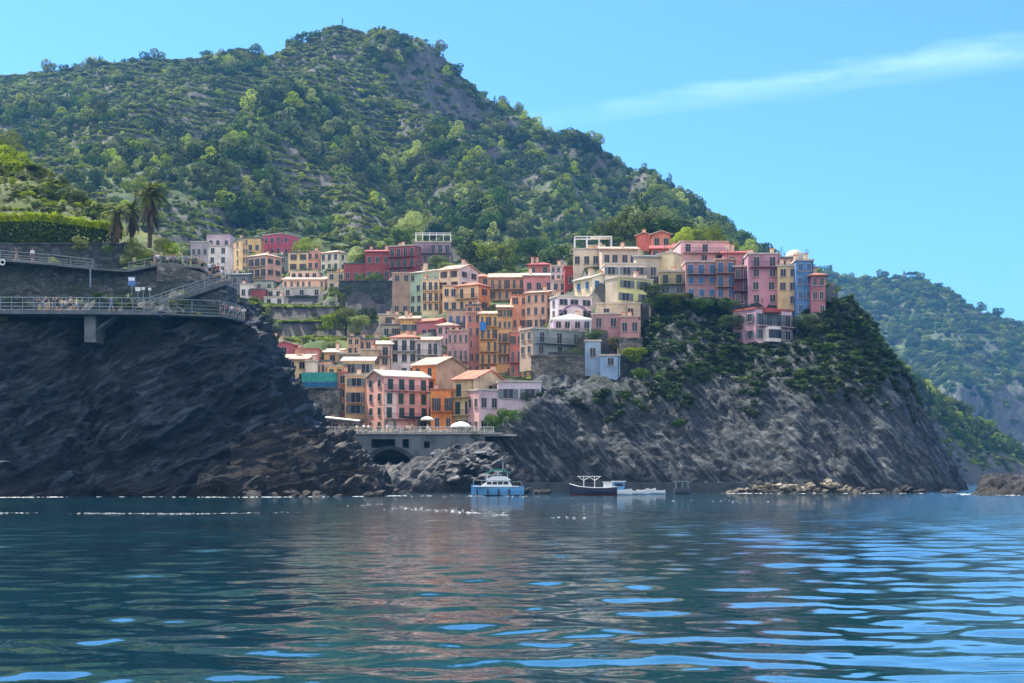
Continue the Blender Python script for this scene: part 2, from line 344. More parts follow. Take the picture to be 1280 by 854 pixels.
# label, x0,x1,xs, ytop,ybase,Y, wall colour, roof, tiles, cols,rows,win, side cols, balconies
H = [
# --- upper left hamlet
("low grey lilac house under a flat dark awning, leftmost of the upper hamlet",238,260,None,303,324,430,(160,158,176),'flat','slab',3,1,'p',0,()),
("narrow lilac house behind the plain white house of the upper hamlet",258,288,None,293,312,470,LIL,'flat','concrete',3,1,'p',0,()),
("plain white three storey house beside the ochre one in the upper hamlet",259,286,None,308,343,430,WHI,'flat','slab',2,3,'p',0,()),
("tall ochre four storey house in the upper hamlet",286,309,303,298,342,445,(206,176,122),'flat','concrete',2,4,'p',1,()),
("short yellow house wedged behind the cream balcony house of the upper hamlet",308,326,None,298,318,462,(214,184,118),'flat','concrete',2,1,'p',0,()),
("cream house with two rows of balconies and a pinkish side wall in the upper hamlet",308,348,-333,319,360,425,(226,206,180),'hip','terra_pale',3,3,'o',2,(1,2)),
("bright crimson and mauve house, highest of the upper hamlet",326,369,-352,292,320,465,CRI,'flat','slab',3,2,'p',2,()),
("tiny white cottage with two doors under the upper hamlet",300,317,None,356,374,400,WHI,'flat','slab',2,1,'p',0,()),
("low dark red hut beside the tiny white cottage",313,331,None,362,378,399,(140,66,66),'flat','concrete',0,0,'p',0,()),
("small white block with two square windows above the lowest terrace wall",330,355,None,372,383,394,(206,208,222),'flat','slab',2,1,'p',0,()),
("low white house with a shaded roof terrace in the middle of the upper hamlet",334,361,None,362,373,404,(206,204,206),'flat','slab',3,1,'p',0,()),
("pale teal house base under the cream balcony house",318,342,None,352,366,412,(146,168,166),'flat','concrete',2,1,'p',0,()),
("dark blue grey house in shade under the ochre tower of the upper hamlet",288,310,None,344,372,415,(104,112,124),'shed','concrete',2,2,'p',0,()),
("grey green house recess between the cream and the yellow house of the hamlet",347,361,None,320,343,450,(108,124,128),'flat','concrete',1,2,'p',0,()),
("pale yellow house with a hedge along its roof in the upper hamlet",360,385,None,316,340,440,(226,204,152),'flat','concrete',2,2,'o',0,()),
("narrow salmon house squeezed between the yellow and the cream gabled house",384,400,None,315,338,440,SAL,'flat','terra_pale',2,2,'p',0,()),
("cream house with a hipped roof at the right end of the upper hamlet",399,430,-423,315,339,435,(228,218,196),'hip','terra_pale',3,2,'p',1,()),
("cream strip house with a low terrace under the pale yellow house",362,398,None,340,351,415,(216,204,184),'flat','slab',4,1,'p',0,()),
("long low house with a row of reddish doors in the upper hamlet",353,406,None,350,362,408,(206,180,166),'shed','terra_pale',7,1,'b',0,()),
("long whitewashed annex on top of the grey retaining wall",354,401,None,360,372,402,(198,198,202),'flat','slab',5,1,'p',0,()),
("cream two storey house touching the dark red building on its left",409,431,None,341,364,402,(212,196,168),'flat','terra_pale',2,2,'p',0,()),
# --- dark red building
("low left wing of the dark red building, half covered by bushes",430,460,None,330,355,402,(150,68,76),'flat','concrete',3,1,'p',0,()),
("stepped dark red house between the low wing and the big dark red block",456,488,None,315,352,396,(154,68,68),'shed','terra_red',3,2,'p',0,()),
("big dark red block with long balcony bands on the hill",485,524,-519,307,347,390,(156,64,66),'flat','slab',4,3,'p',1,(1,2)),
("mauve grey house with a white pergola frame at the end of the dark red row",518,564,None,303,331,398,(142,124,146),'flat','slab',5,2,'p',0,(1,)),
# --- tall row left of centre
("tall grey beige stone house at the left end of the tall row",490,513,None,342,393,360,(158,138,126),'flat','terra_pale',2,4,'s',0,()),
("tall mint green house beside the grey beige stone house",512,549,-527,341,393,358,MNT,'shed','slab',2,4,'p',2,()),
("cream house with balconies in front of the mint green house",527,549,None,350,391,350,(230,214,174),'flat','slab',3,3,'p',0,(1,2)),
("tall cream gabled house with a right wall shaded white lilac",548,597,-574,336,389,352,(232,212,176),'gx','terra_pale',2,4,'o',2,()),
("narrow cream house joined to the peach corner house",553,572,None,358,391,346,(226,200,160),'flat','terra_pale',2,2,'p',0,()),
("big peach corner house with a terracotta hipped roof and an orange side",570,612,-598,356,389,342,(230,196,148),'hip','terra',2,2,'b',1,(1,)),
("house with a salmon tiled roof peeping over the peach corner house",588,614,None,346,360,362,(214,150,124),'hip','terra',2,1,'p',0,()),
("grey beige house with two blue doors under the peach corner house",558,586,None,388,408,335,(176,160,146),'flat','concrete',3,1,'u',0,(1,)),
("small beige house left below the tall stone house",473,500,None,394,408,342,(190,174,152),'flat','slab',1,1,'p',0,()),
("grey plinth house right under the small beige house",476,502,None,407,424,339,(158,160,156),'flat','concrete',2,1,'p',0,()),
("small ochre house with a pale lean-to roof beside the crimson pink house",500,523,None,399,418,337,OCH,'shed','terra_pale',2,1,'g',0,()),
("crimson pink house under a terracotta roof",513,558,-546,401,424,334,(200,112,128),'gx','terra',3,1,'p',1,(1,)),
("small lilac pink house with paired windows beside the crimson pink house",546,572,None,407,434,327,(204,172,190),'hip','terra_pale',3,2,'p',0,()),
("lilac and rose house with a line of shuttered windows",559,586,None,414,471,318,(192,150,160),'flat','terra_pale',4,3,'b',0,(2,)),
("tall brown pink house left of the yellow balcony tower",583,601,None,391,471,324,(186,134,126),'flat','terra_pale',2,5,'b',0,()),
("brownish house with an awning shelf above the brown pink tower",582,602,None,382,394,334,(178,142,120),'flat','concrete',2,1,'p',0,()),
("yellow tower house with four rows of balconies and a blue cloth",599,623,None,393,471,322,(230,190,112),'shed','terra_pale',3,5,'b',0,(1,2,3,4)),
("tall ochre house right of the yellow balcony tower",622,640,None,385,472,322,(216,168,106),'shed','terra_pale',3,6,'b',0,(3,4)),
("tall peach house with paired shuttered windows in the centre",639,659,None,370,440,325,(220,172,144),'flat','terra',2,5,'b',0,()),
("peach house with three long shutters in its lower row",657,688,-683,366,412,320,(224,180,150),'shed','terra_pale',3,3,'b',1,()),
("rose red narrow house with tall doors in the centre",637,653,None,416,472,308,(206,116,108),'flat','terra_pale',2,3,'b',0,(2,)),
("ochre narrow house right of the rose red one",652,668,None,424,474,306,(206,150,106),'flat','slab',2,3,'b',0,(1,)),
("long ochre house under a sloping pale tiled roof at the top of the centre",611,657,None,347,377,350,(200,160,120),'gx','terra_pale',5,2,'b',0,(1,)),
("pink house with three dark tall windows above the peach houses",655,693,None,345,368,347,(206,136,144),'shed','slab',3,1,'p',0,()),
("red tiled roofed house behind the pink house",660,688,None,331,346,362,(176,106,100),'hip','terra_red',2,1,'p',0,()),
("white lilac house with a scatter of small windows left of the dark red cube",688,708,None,333,352,346,(204,200,216),'flat','slab',3,2,'p',0,()),
("little white cottage front under the white lilac house",690,708,None,352,366,338,(220,212,212),'flat','slab',2,1,'p',0,()),
("dark red cube house among pale houses",706,723,None,334,362,334,(154,56,52),'flat','terra_red',1,1,'p',0,()),
# --- white house group
("white house with a terracotta hipped roof and dark shutters",488,522,None,422,474,300,(216,220,232),'hip','terra',3,3,'p',0,(1,)),
("white wing with arched balcony doors attached to the white hipped house",520,548,None,426,462,299,(214,216,226),'shed','terra_pale',4,2,'p',0,(1,)),
("cream pink house with a white lean-to roof left of the white hipped house",472,490,None,431,474,298,(214,192,184),'shed','slab',1,3,'p',0,(1,)),
("beige house with a row of four white framed windows",447,474,None,438,462,297,(204,182,158),'flat','slab',4,1,'o',0,()),
("tan house with paired windows at the left of the beige row",434,450,None,422,444,306,TAN,'flat','concrete',2,2,'p',0,()),
("brownish back house behind the beige four window house",448,474,None,425,440,307,(180,146,126),'flat','concrete',3,1,'p',0,()),
("small pale orange house under the bushes of the terrace field",405,425,None,441,455,300,(226,184,136),'shed','slab',1,1,'p',0,()),
("low porch house toned dark for the shade under a long white roof",422,449,None,443,455,296,(140,132,122),'flat','slab',3,1,'p',0,()),  # wall colour darkened for the shade below the roof
("added dark backdrop block for the shaded space under the long white awning",398,452,None,526,542,259,(96,84,80),'flat','concrete',4,1,'p',0,()),  # added dark block, stands in for the shade under the awning
("cream yellow block with two wide shuttered windows",428,466,None,452,471,276,(238,222,166),'shed','slab',2,1,'w',0,()),
("cream and orange house with paired dark shutters below the cream block",431,458,None,470,538,270,(232,196,146),'flat','slab',1,4,'w',0,(2,)),
("narrow reddish brown house between the scaffold and the cream house",422,433,None,466,536,272,(164,108,98),'flat','terra',1,4,'p',0,()),
# --- far left low group
("rose cottage with a bleached roof at the left edge of the lower village",317,347,None,430,448,300,(196,150,140),'gx','slab',2,1,'p',0,()),
("crimson cottage with a white roof at the left of the lower village",343,369,None,431,449,298,(188,96,116),'gy','slab',1,1,'p',0,()),
("salmon cottage with two dark windows and a low parapet",368,398,None,437,457,297,(222,150,136),'flat','terra',3,1,'p',0,()),
("long cream house with a pink lit roof over a dark cellar",333,384,None,450,480,287,(208,190,156),'shed','terra_pale',4,2,'p',0,()),
("plain white block above the teal scaffold net",382,397,None,452,471,284,(224,222,218),'flat','slab',0,0,'p',0,()),
("beige house with reddish doors right of the plain white block",395,413,None,452,472,285,(202,174,150),'flat','concrete',3,1,'b',0,()),
("low yellow house with a dark terrace next to the cream block",409,430,None,459,474,283,(220,196,138),'flat','slab',2,1,'p',0,()),
# --- harbour front
("pink harbour house with a white slab roof and green shutters",455,534,480,470,541,262,(226,172,180),'gx','slab',4,4,'g',2,(1,3)),
("orange house with a large blank tan gable wall",514,580,-545,456,492,274,(238,150,70),'gx','terra_pale',2,2,'b',0,(1,)),
("low bright orange house with long brown shutters at the harbour",538,568,None,488,541,260,(244,140,62),'flat','terra',2,2,'b',0,(1,)),
("olive cream gabled house with terracotta tiles beside the orange house",566,632,-592,474,541,258,(206,190,144),'gx','terra',2,3,'g',1,(1,2)),
("lilac white house wing with a roof terrace above the rocks",590,624,599,488,545,255,(196,178,200),'flat','slab',2,2,'p',2,()),
("lilac white house body partly behind the dark rock",622,677,None,478,532,257,(196,190,214),'flat','slab',2,2,'w',0,()),
# --- centre right
("grey blue fortress like house on a stone base",650,734,666,411,446,270,(132,150,156),'flat','slab',3,2,'p',2,(1,)),
("small sky blue house clinging beside the fortress house",731,751,None,427,453,268,(128,164,200),'flat','slab',1,1,'p',0,()),
("light blue tower house with one window on the cliff",750,775,None,445,486,263,(128,168,212),'flat','slab',1,2,'t',0,()),
("lavender house under the long white canopy",691,740,None,399,414,277,(180,168,204),'flat','slab',4,1,'p',0,()),
("white house with a purple arch band over dark windows",691,741,697,371,398,285,(206,206,226),'flat','slab',3,2,'a',1,()),
("tall pale house with a gable and bluish shaded front in the centre right",720,765,740,347,384,296,(214,222,220),'gy','slab',2,2,'u',2,()),
("yellow green house with blue shutters",765,819,772,347,379,287,(212,222,150),'flat','slab',2,2,'w',0,()),
("white upper floor with a glazed veranda on the yellow green house",756,809,None,331,348,297,(206,206,204),'flat','slab',3,1,'w',0,()),
("white terrace house with an open white frame on its roof",716,763,None,312,336,322,(212,204,184),'flat','slab',4,1,'p',0,()),
("pale ochre corner house under the white terrace frame",734,756,None,308,324,328,(220,190,140),'flat','slab',1,1,'p',0,()),
("lilac beige house right of the white terrace house",752,798,None,312,334,314,(196,180,168),'shed','terra_pale',4,1,'p',0,()),
("coral red house standing high behind the village",796,818,-814,294,318,332,(214,108,92),'gy','terra_pale',0,0,'p',0,()),
("peach house with two dark windows beside the coral red one",815,838,None,293,312,330,(214,132,110),'gy','terra_pale',2,1,'p',0,()),
("rusty red tiled house just below the peach house with two dark windows",814,850,None,311,326,318,(176,92,78),'gx','terra_red',3,1,'p',0,()),
("grey cream house with a dark sloping roof above the dark cliff",795,824,None,322,352,300,(170,168,158),'shed','concrete',2,1,'p',0,()),
("light cream house right of the grey cream one",822,850,-842,317,342,300,(224,216,178),'flat','slab',0,0,'p',1,()),
("olive house with a long green shuttered terrace",824,858,None,340,371,292,(156,150,112),'flat','slab',2,2,'g',0,(1,)),
# --- right headland row
("pale pink upper house with three dark windows on the headland",850,911,None,303,330,306,(210,168,178),'flat','terra_pale',3,2,'p',0,(1,)),
("wide mauve brown house with blue grey shutters on the headland",857,897,None,328,374,290,(158,122,132),'flat','slab',3,3,'u',0,(1,)),
("tan brown house with two pairs of blue shutters on the headland",895,920,None,325,376,289,(168,124,112),'flat','terra_pale',2,3,'u',0,(1,2)),
("narrow plum house with white balconies",917,938,None,334,380,288,(116,66,92),'flat','slab',2,3,'p',0,(1,2)),
("dusty pink roofed house behind the plum house",905,940,None,317,336,300,(186,122,130),'shed','terra_red',2,1,'p',0,()),
("tall lilac pink four storey house on the headland",935,975,None,318,382,286,(178,136,160),'flat','slab',2,4,'p',0,(1,)),
("tall yellow house with dark windows on the headland",972,998,None,333,384,284,(196,184,132),'flat','slab',2,3,'p',0,()),
("grey pink top house with three openings behind the yellow one",968,992,None,323,336,290,(160,140,142),'flat','concrete',3,1,'p',0,()),
("bright blue house near the cliff edge",995,1017,None,326,395,282,(72,130,196),'flat','slab',2,4,'u',0,()),
("pale green domed house rising behind the blue house",984,1010,None,322,335,292,(150,180,172),'dome','slab',0,0,'p',0,()),
("dusty rose house, last one before the cliff edge",1014,1032,None,344,396,280,(164,104,118),'hip','terra',2,3,'p',0,()),
("white and pink villa with a glazed bow front below the headland row",922,996,945,386,428,274,(206,180,200),'flat','terra_red',4,2,'w',2,(1,)),
("cream wall house above the pink terrace house",744,801,None,380,402,283,(184,176,156),'flat','slab',2,1,'p',0,()),
("dusty pink house with a blue grey door under the cream wall house",740,776,None,393,414,277,(166,128,134),'flat','slab',2,1,'p',0,()),
("small rose house with an arched gate at the cliff stairs",775,799,None,397,420,275,(176,132,132),'flat','terra_pale',2,1,'p',0,()),
]

# ------------------------------------------------------------------ terrain
WALLCAP = [('',322,428,0,0,401,373.5),('',312,470,0,0,424,351),('',424,491,0,0,398,382.5),('',352,404,0,0,384,399.5)]
CTRL = []
for h in H:
    x0, x1, xs, yt, yb, Y = h[1:7]
    for px in (x0, (x0+x1)/2, x1):
        p = at(px, yb - 3, Y + (4 if px == (x0+x1)/2 else 0)); CTRL.append(tuple(p))
for px, py, Y in [(385,541,256),(450,541,256),(520,541,256),(590,541,256),(450,541,262),(520,541,262),(400,541,262),(360,540,262),(330,520,262),
                  (320,500,275),(345,480,280),(300,470,300),(330,455,330),(325,384,388),(400,382,388),(470,390,385),(320,400,362),(400,400,362),(470,402,355),
                  (340,424,335),(420,420,332),(300,384,395),(270,350,410),(240,330,420),(460,360,385),(480,370,375),(440,356,398),(200,330,430),(150,330,440),(280,400,380),
                  (300,292,500),(400,300,480),(560,306,450),(640,325,420),(720,318,400),(800,300,390),(870,300,360),(930,320,340),(990,335,330),(1040,385,310),(1030,360,330),(240,285,510),(470,302,470),(350,290,490),
                  (1035,392,284),(1060,420,290),(860,376,283),(900,380,283),(960,386,281),(820,372,284),(790,430,272),(700,440,275),(1000,400,279),(680,340,390),(600,335,400),(520,330,410)]:
    CTRL.append(tuple(at(px, py, Y)))
CTRL = np.array(CTRL)
def village_z(x, y):
    x = np.asarray(x, float); y = np.asarray(y, float); sh = x.shape; x = x.ravel(); y = y.ravel(); out = np.empty(len(x))
    for i in range(0, len(x), 20000):
        dx = x[i:i+20000, None] - CTRL[None, :, 0]; dy = (y[i:i+20000, None] - CTRL[None, :, 1])
        wgt = 1/(dx*dx + dy*dy + 3.0)**2.0
        out[i:i+20000] = (wgt*CTRL[None, :, 2]).sum(1)/wgt.sum(1)
    return out.reshape(sh)
RIDGES = [ # slope, [(px,py,Y)...]
 (0.45, [(-700,200,1050),(-300,125,1050),(0,95,1000),(80,88,990),(150,72,980),(300,66,950),(380,62,925),(430,42,900)]),
 (0.78, [(430,38,900),(450,31,885),(480,31,880),(520,52,880),(560,95,890),(610,132,900),(650,142,900),(720,172,880),(800,215,850),(870,265,780),(905,297,720),(990,372,600),(1045,445,500),(1125,535,430),(1170,574,412),(1215,609,398)]),
 (0.90, [(478,36,880),(490,98,810),(545,146,740),(600,170,670),(640,210,590),(655,262,520),(664,314,460)]),
 (0.52, [(430,38,890),(370,112,790),(315,160,690),(262,224,590),(245,275,530)]),
 (0.60, [(450,70,860),(425,130,770),(430,185,670),(440,240,580),(450,285,510)]),
 (0.80, [(650,150,890),(710,230,720),(770,285,560),(800,305,450)]),
 (0.85, [(820,225,840),(850,290,600)]),
 (0.55, [(-500,330,420),(-200,280,460),(60,285,500),(200,290,540)]),
]
GULLY = [(24, 26, [(590,150,840),(630,190,790),(668,245,700),(690,300,570),(700,325,450)]), (15, 22, [(375,95,850),(335,130,800),(280,185,720),(225,240,600)]), (10, 18, [(505,110,820),(500,170,740),(515,240,620)]), (13, 20, [(745,195,850),(780,260,700),(800,310,520)])]
def seg_dist(x, y, a, b):
    ax, ay = a[0], a[1]; dx, dy = b[0]-ax, b[1]-ay; l2 = dx*dx+dy*dy
    t = np.clip(((x-ax)*dx+(y-ay)*dy)/l2, 0, 1)
    return np.hypot(x-(ax+t*dx), y-(ay+t*dy)), a[2]+t*(b[2]-a[2])
def mountain_z(x, y):
    best = None
    k = 7.0; acc = 0
    for s, pts in RIDGES:
        P = [at(*p) for p in pts]; r = np.full(x.shape, -1e3)
        for a, b in zip(P[:-1], P[1:]):
            d, z = seg_dist(x, y, a, b); r = np.maximum(r, z - s*d)
        if s < 0.59: r = r - 0.9*np.maximum(0, x + 105)      # the western ridges stop at the summit
        acc = acc + np.exp(np.clip(r, -400, 400)/k)
    z = k*np.log(acc + 1e-12)
    for dep, wd_, pts in GULLY:
        P = [at(*p) for p in pts]; best = np.zeros(x.shape)
        for a, b in zip(P[:-1], P[1:]):
            d, _ = seg_dist(x, y, a, b); best = np.maximum(best, np.exp(-(d/wd_)**2))
        z = z - dep*best
    z = z - 1.2*np.maximum(0, x - (1120-640)/F*y)*np.clip((760-y)/80, 0, 1)
    n = fbm(x/90, y/90, 3.1, 4); rg = fbm(x/60+5, y/60, 9.0, 4, True)
    z = z - 4.5 + n*10 + (rg-0.3)*10*np.clip((z-60)/100, 0, 1) + (fbm(x/22, y/22, 4.4, 3, True)-.3)*9*np.clip((x+110)/60, 0, 1)*np.clip((z-150)/60, 0, 1)*np.clip((215-z)/30+1, 0.25, 1) + (fbm(x/16, y/16, 6.6, 4, True)-.5)*9*np.clip((x-110)/30, 0, 1)*np.clip((620-y)/60, 0, 1)
    return z
def terr_mask(x, y):
    return np.clip(fbm(x/70, y/70, 20.5, 3)*3.0 + 0.6 + np.clip((-60-x)/100, -0.8, 0.5) + np.clip((520-y)/150, -0.3, 0.7), 0, 1)
def terrain_z(x, y):
    m = mountain_z(x, y)
    v = village_z(x, y)
    fade = np.clip((y-500)/120, 0, 1)          # the village slope gives way to the mountain
    v = v - fade*60
    hs = np.clip((x - ((1045-640)/F*y))/12, 0, 1)  # and drops to the sea past the headland
    v = v - hs*70
    pxv = 640 + x/y*F                                  # the headland face is the cliff sheet, the ground stays behind it
    front = np.interp(pxv, [640, 660, 676, 700, 740, 800, 840, 920, 1000, 1045, 1060], [240, 258, 271, 272, 270, 286, 287, 288, 290, 292, 300])
    v = np.where((pxv > 640) & (y < front), np.minimum(v, 2 + 0*v), v)
    for h in H + WALLCAP:                              # every house stands free on its own terrace, the ground in front lies below its sill
        msk = (pxv > h[1]-3) & (pxv < h[2]+3) & (y < h[6]-0.6) & (y > 235)
        v = np.where(msk, np.minimum(v, CAM_H + (HOR-h[5]-1.5)/F*y), v)
    z = np.maximum(m*1.0, v)
    wgt = 1/(1+np.exp(-(m-v)/2.0))
    z = m*wgt + v*(1-wgt)
    t = terr_mask(x, y)*wgt
    st = 4.2; q = z/st + 0.25*fbm(x/25, y/25, 1.0, 2); fq = q - np.floor(q); zt = z + (np.clip((fq-0.7)/0.3, 0, 1) - fq)*st
    return z + (zt - z)*t
nx, ny = 520, 620
xs_ = np.linspace(-560, 460, nx)
ys_ = 250 + (1150-250)*(np.linspace(0, 1, ny)**1.35)
X, Y_ = np.meshgrid(xs_, ys_)
Z = terrain_z(X, Y_)
Z = np.where(Y_ < 252.5, np.minimum(Z, 6), Z)
def rough_terrain():
    return Z + fbm(X/6, Y_/6, 0.5, 3)*0.9*np.clip((Y_-380)/100, 0, 1)
Zr = rough_terrain()
tm, nt_, b_, o_ = new_mat("hillside"); p_ = pos(nt_)
g_ = nt_.nodes.new("ShaderNodeNewGeometry"); sp_ = nt_.nodes.new("ShaderNodeSeparateXYZ"); nt_.links.new(g_.outputs['True Normal'], sp_.inputs[0])
veg = ramp(nt_, noise(nt_, p_, 0.05, 8, 0.75), [(0.36, lin((44,58,30))), (0.5, lin((70,88,42))), (0.66, lin((112,122,62)))])
veg = mix(nt_, 0.7, veg, ramp(nt_, noise(nt_, p_, 0.5, 6, 0.8), [(0.3, (0.35,0.4,0.35)), (0.7, (1.3,1.3,1.2))]), 'MULTIPLY')
rk = ramp(nt_, noise(nt_, mapping(nt_, p_, (1,1,0.5)), 0.16, 9, 0.75, 0.5), [(0.32, lin((44,46,48))), (0.5, lin((84,82,80))), (0.7, lin((130,120,108)))])
sf = nt_.nodes.new("ShaderNodeMath"); sf.operation = 'ADD'; nt_.links.new(sp_.outputs['Z'], sf.inputs[0])
nsc = nt_.nodes.new("ShaderNodeMath"); nsc.operation = 'MULTIPLY_ADD'; nsc.inputs[1].default_value = 0.5; nsc.inputs[2].default_value = -0.25
nt_.links.new(noise(nt_, p_, 0.12, 5), nsc.inputs[0]); nt_.links.new(nsc.outputs[0], sf.inputs[1])
nt_.links.new(mix(nt_, ramp(nt_, sf.outputs[0], [(0.60, (1,1,1)), (0.70, (0,0,0))]), veg, rk), b_.inputs['Base Color']); b_.inputs['Roughness'].default_value = 0.95
HILL = tm
me = np_mesh("mountain", np.stack([X.ravel(), Y_.ravel(), Zr.ravel()], 1), grid_faces(ny, nx), HILL, smooth=False)
hill = tag(mesh_obj("mountain", me), kind='structure')
hill_bvh = BVHTree.FromPolygons([tuple(v) for v in np.stack([X.ravel(), Y_.ravel(), Zr.ravel()], 1)], [tuple(f) for f in grid_faces(ny, nx).tolist()])

# far hillside across the bay
FR = [(0.62, [(700,260,2300),(950,312,1900),(1030,330,1800),(1060,342,1780),(1105,341,1760),(1140,346,1740),(1170,358,1720),(1200,376,1700),(1230,386,1700),(1280,402,1680),(1400,430,1650),(1700,500,1500)]),
      (0.70, [(1050,355,1780),(1060,430,1600),(1040,480,1480)]),(0.7, [(1150,362,1740),(1180,430,1580),(1200,480,1450)]),(0.7, [(1290,412,1680),(1330,480,1480)])]
fx = np.linspace(200, 900, 300); fy = np.linspace(1380, 2300, 330); FX, FY = np.meshgrid(fx, fy)
acc = 0
for s, pts in FR:
    P = [at(*p) for p in pts]; r = np.full(FX.shape, -1e3)
    for a, b in zip(P[:-1], P[1:]):
        d, z = seg_dist(FX, FY, a, b); r = np.maximum(r, z - s*d)
    acc = acc + np.exp(np.clip(r, -400, 400)/9)
FZ = 9*np.log(acc) - 6 + fbm(FX/110, FY/110, 2, 5)*16
FZ = np.where(FZ < 92, 92 - (92-FZ)*2.6 , FZ) + fbm(FX/16, FY/16, 2, 4, True)*5*(FZ < 110)
tz = FZ/7.0 + 0.4*fbm(FX/60, FY/60, 7, 2); tf = tz-np.floor(tz); FZ = FZ + (np.clip((tf-0.6)/0.4, 0, 1)-tf)*7.0*0.55*(FZ > 95)
me = np_mesh("far_hills", np.stack([FX.ravel(), FY.ravel(), FZ.ravel()], 1), grid_faces(330, 300), HILL)
far = tag(mesh_obj("far_hills", me), kind='structure')
far_bvh = BVHTree.FromPolygons([tuple(v) for v in np.stack([FX.ravel(), FY.ravel(), FZ.ravel()], 1)], [tuple(f) for f in grid_faces(330, 300).tolist()])

# ------------------------------------------------------------------ cliff sheets
def sheet(name, rows, nu, nv, mat, amp=3.0, scale=14.0, octs=6, strata=0.8, rot=0.6, kind='structure', seed=0, smooth=False, edge=True):
    """rows: bottom to top, each a list of (px,py,Y)"""
    R3 = []
    for r in rows:
        P = np.array([tuple(at(*p)) for p in r]); t = np.concatenate([[0], np.cumsum(np.maximum(np.linalg.norm(np.diff(P, axis=0), axis=1), 1e-3))]); t /= t[-1]
        u = np.linspace(0, 1, nu); R3.append(np.stack([np.interp(u, t, P[:, k]) for k in range(3)], 1))
    R3 = np.array(R3); m = len(R3)
    tv = np.linspace(0, m-1, nv); G = np.empty((nv, nu, 3))
    for j, t in enumerate(tv):
        i = min(int(t), m-2); f = t-i; p0 = R3[max(i-1, 0)]; p1 = R3[i]; p2 = R3[i+1]; p3 = R3[min(i+2, m-1)]
        cr = 0.5*((2*p1) + (-p0+p2)*f + (2*p0-5*p1+4*p2-p3)*f*f + (-p0+3*p1-3*p2+p3)*f**3)
        G[j] = 0.5*cr + 0.5*(p1*(1-f)+p2*f)
    du = np.gradient(G, axis=1); dv = np.gradient(G, axis=0); n = np.cross(du, dv); n /= np.maximum(np.linalg.norm(n, axis=2), 1e-6)[..., None]
    x, y, z = G[..., 0], G[..., 1], G[..., 2]
    c, s = math.cos(rot), math.sin(rot); a = x*c + z*s; b = -x*s + z*c
    a = a + 4*fbm(x/20, y/20, z/20+3, 2)
    d = fbm(a/(scale*1.6)+seed, y/scale, b/scale*1.5, octs, True) * amp
    d = d + fbm(a/7, y/7+seed, b/1.6, 4)*strata + (fbm(a/3.4, y/2.6, b/1.3+seed, 4, True)-.3)*0.75
    # blocky ledges
    q = b/2.6 + 0.8*fbm(x/9, y/9, z/9, 2); q = q-np.floor(q); d = d + np.minimum(q, (1-q)*3)*strata*0.8
    if edge:
        fade = np.minimum(1, np.linspace(0, 1, nu)*nu/3)[None, :]*np.minimum(1, (1-np.linspace(0, 1, nu))*nu/3)[None, :]
        fade = fade*np.minimum(1, (1-np.linspace(0, 1, nv))*nv/3)[:, None]; d = d*fade
    G = G + n*(d[..., None] - amp*0.35)
    me = np_mesh(name, G.reshape(-1, 3), grid_faces(nv, nu), mat, smooth)
    o = mesh_obj(name, me)
    if kind: o['kind'] = kind
    return o, G
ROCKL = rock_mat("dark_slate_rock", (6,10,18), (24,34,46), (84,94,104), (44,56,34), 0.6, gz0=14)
ROCKR = rock_mat("grey_slate_rock", (16,24,32), (52,60,66), (120,122,120), (44,58,30), -0.85, gz0=10)
def row(py, pts): return [(px, py, Y) for px, Y in pts]
Lrows = [
 row(650, [(-420,170),(-300,168),(0,172),(120,180),(240,182),(300,184),(400,196),(440,210),(450,262)]),
 row(600, [(-420,172),(-300,170),(0,175),(110,184),(200,182),(280,186),(360,196),(410,208),(425,262)]),
 row(560, [(-420,174),(-300,171),(0,177),(110,187),(190,183),(280,188),(340,194),(380,205),(395,262)]),
 row(520, [(-420,176),(-300,173),(0,180),(110,188),(190,184),(280,190),(330,194),(372,204),(385,262)]),
 row(480, [(-420,178),(-300,174),(0,182),(100,188),(180,186),(260,189),(310,193),(345,202),(352,262)]),
 row(440, [(-420,180),(-300,175),(0,184),(100,189),(180,188),(260,190),(300,194),(325,202),(332,262)]),
 row(398, [(-420,184),(-300,178),(0,187),(100,190),(180,190),(240,190),(285,192),(306,200),(312,262)]),
 row(391, [(-420,190),(-300,188),(0,192),(100,194),(180,194),(240,194),(280,196),(300,203),(308,262)]),
]
left_cliff, LG = sheet("left_cliff", Lrows, 620, 340, ROCKL, amp=4.6, scale=13, strata=1.15, rot=0.55, seed=2.0)
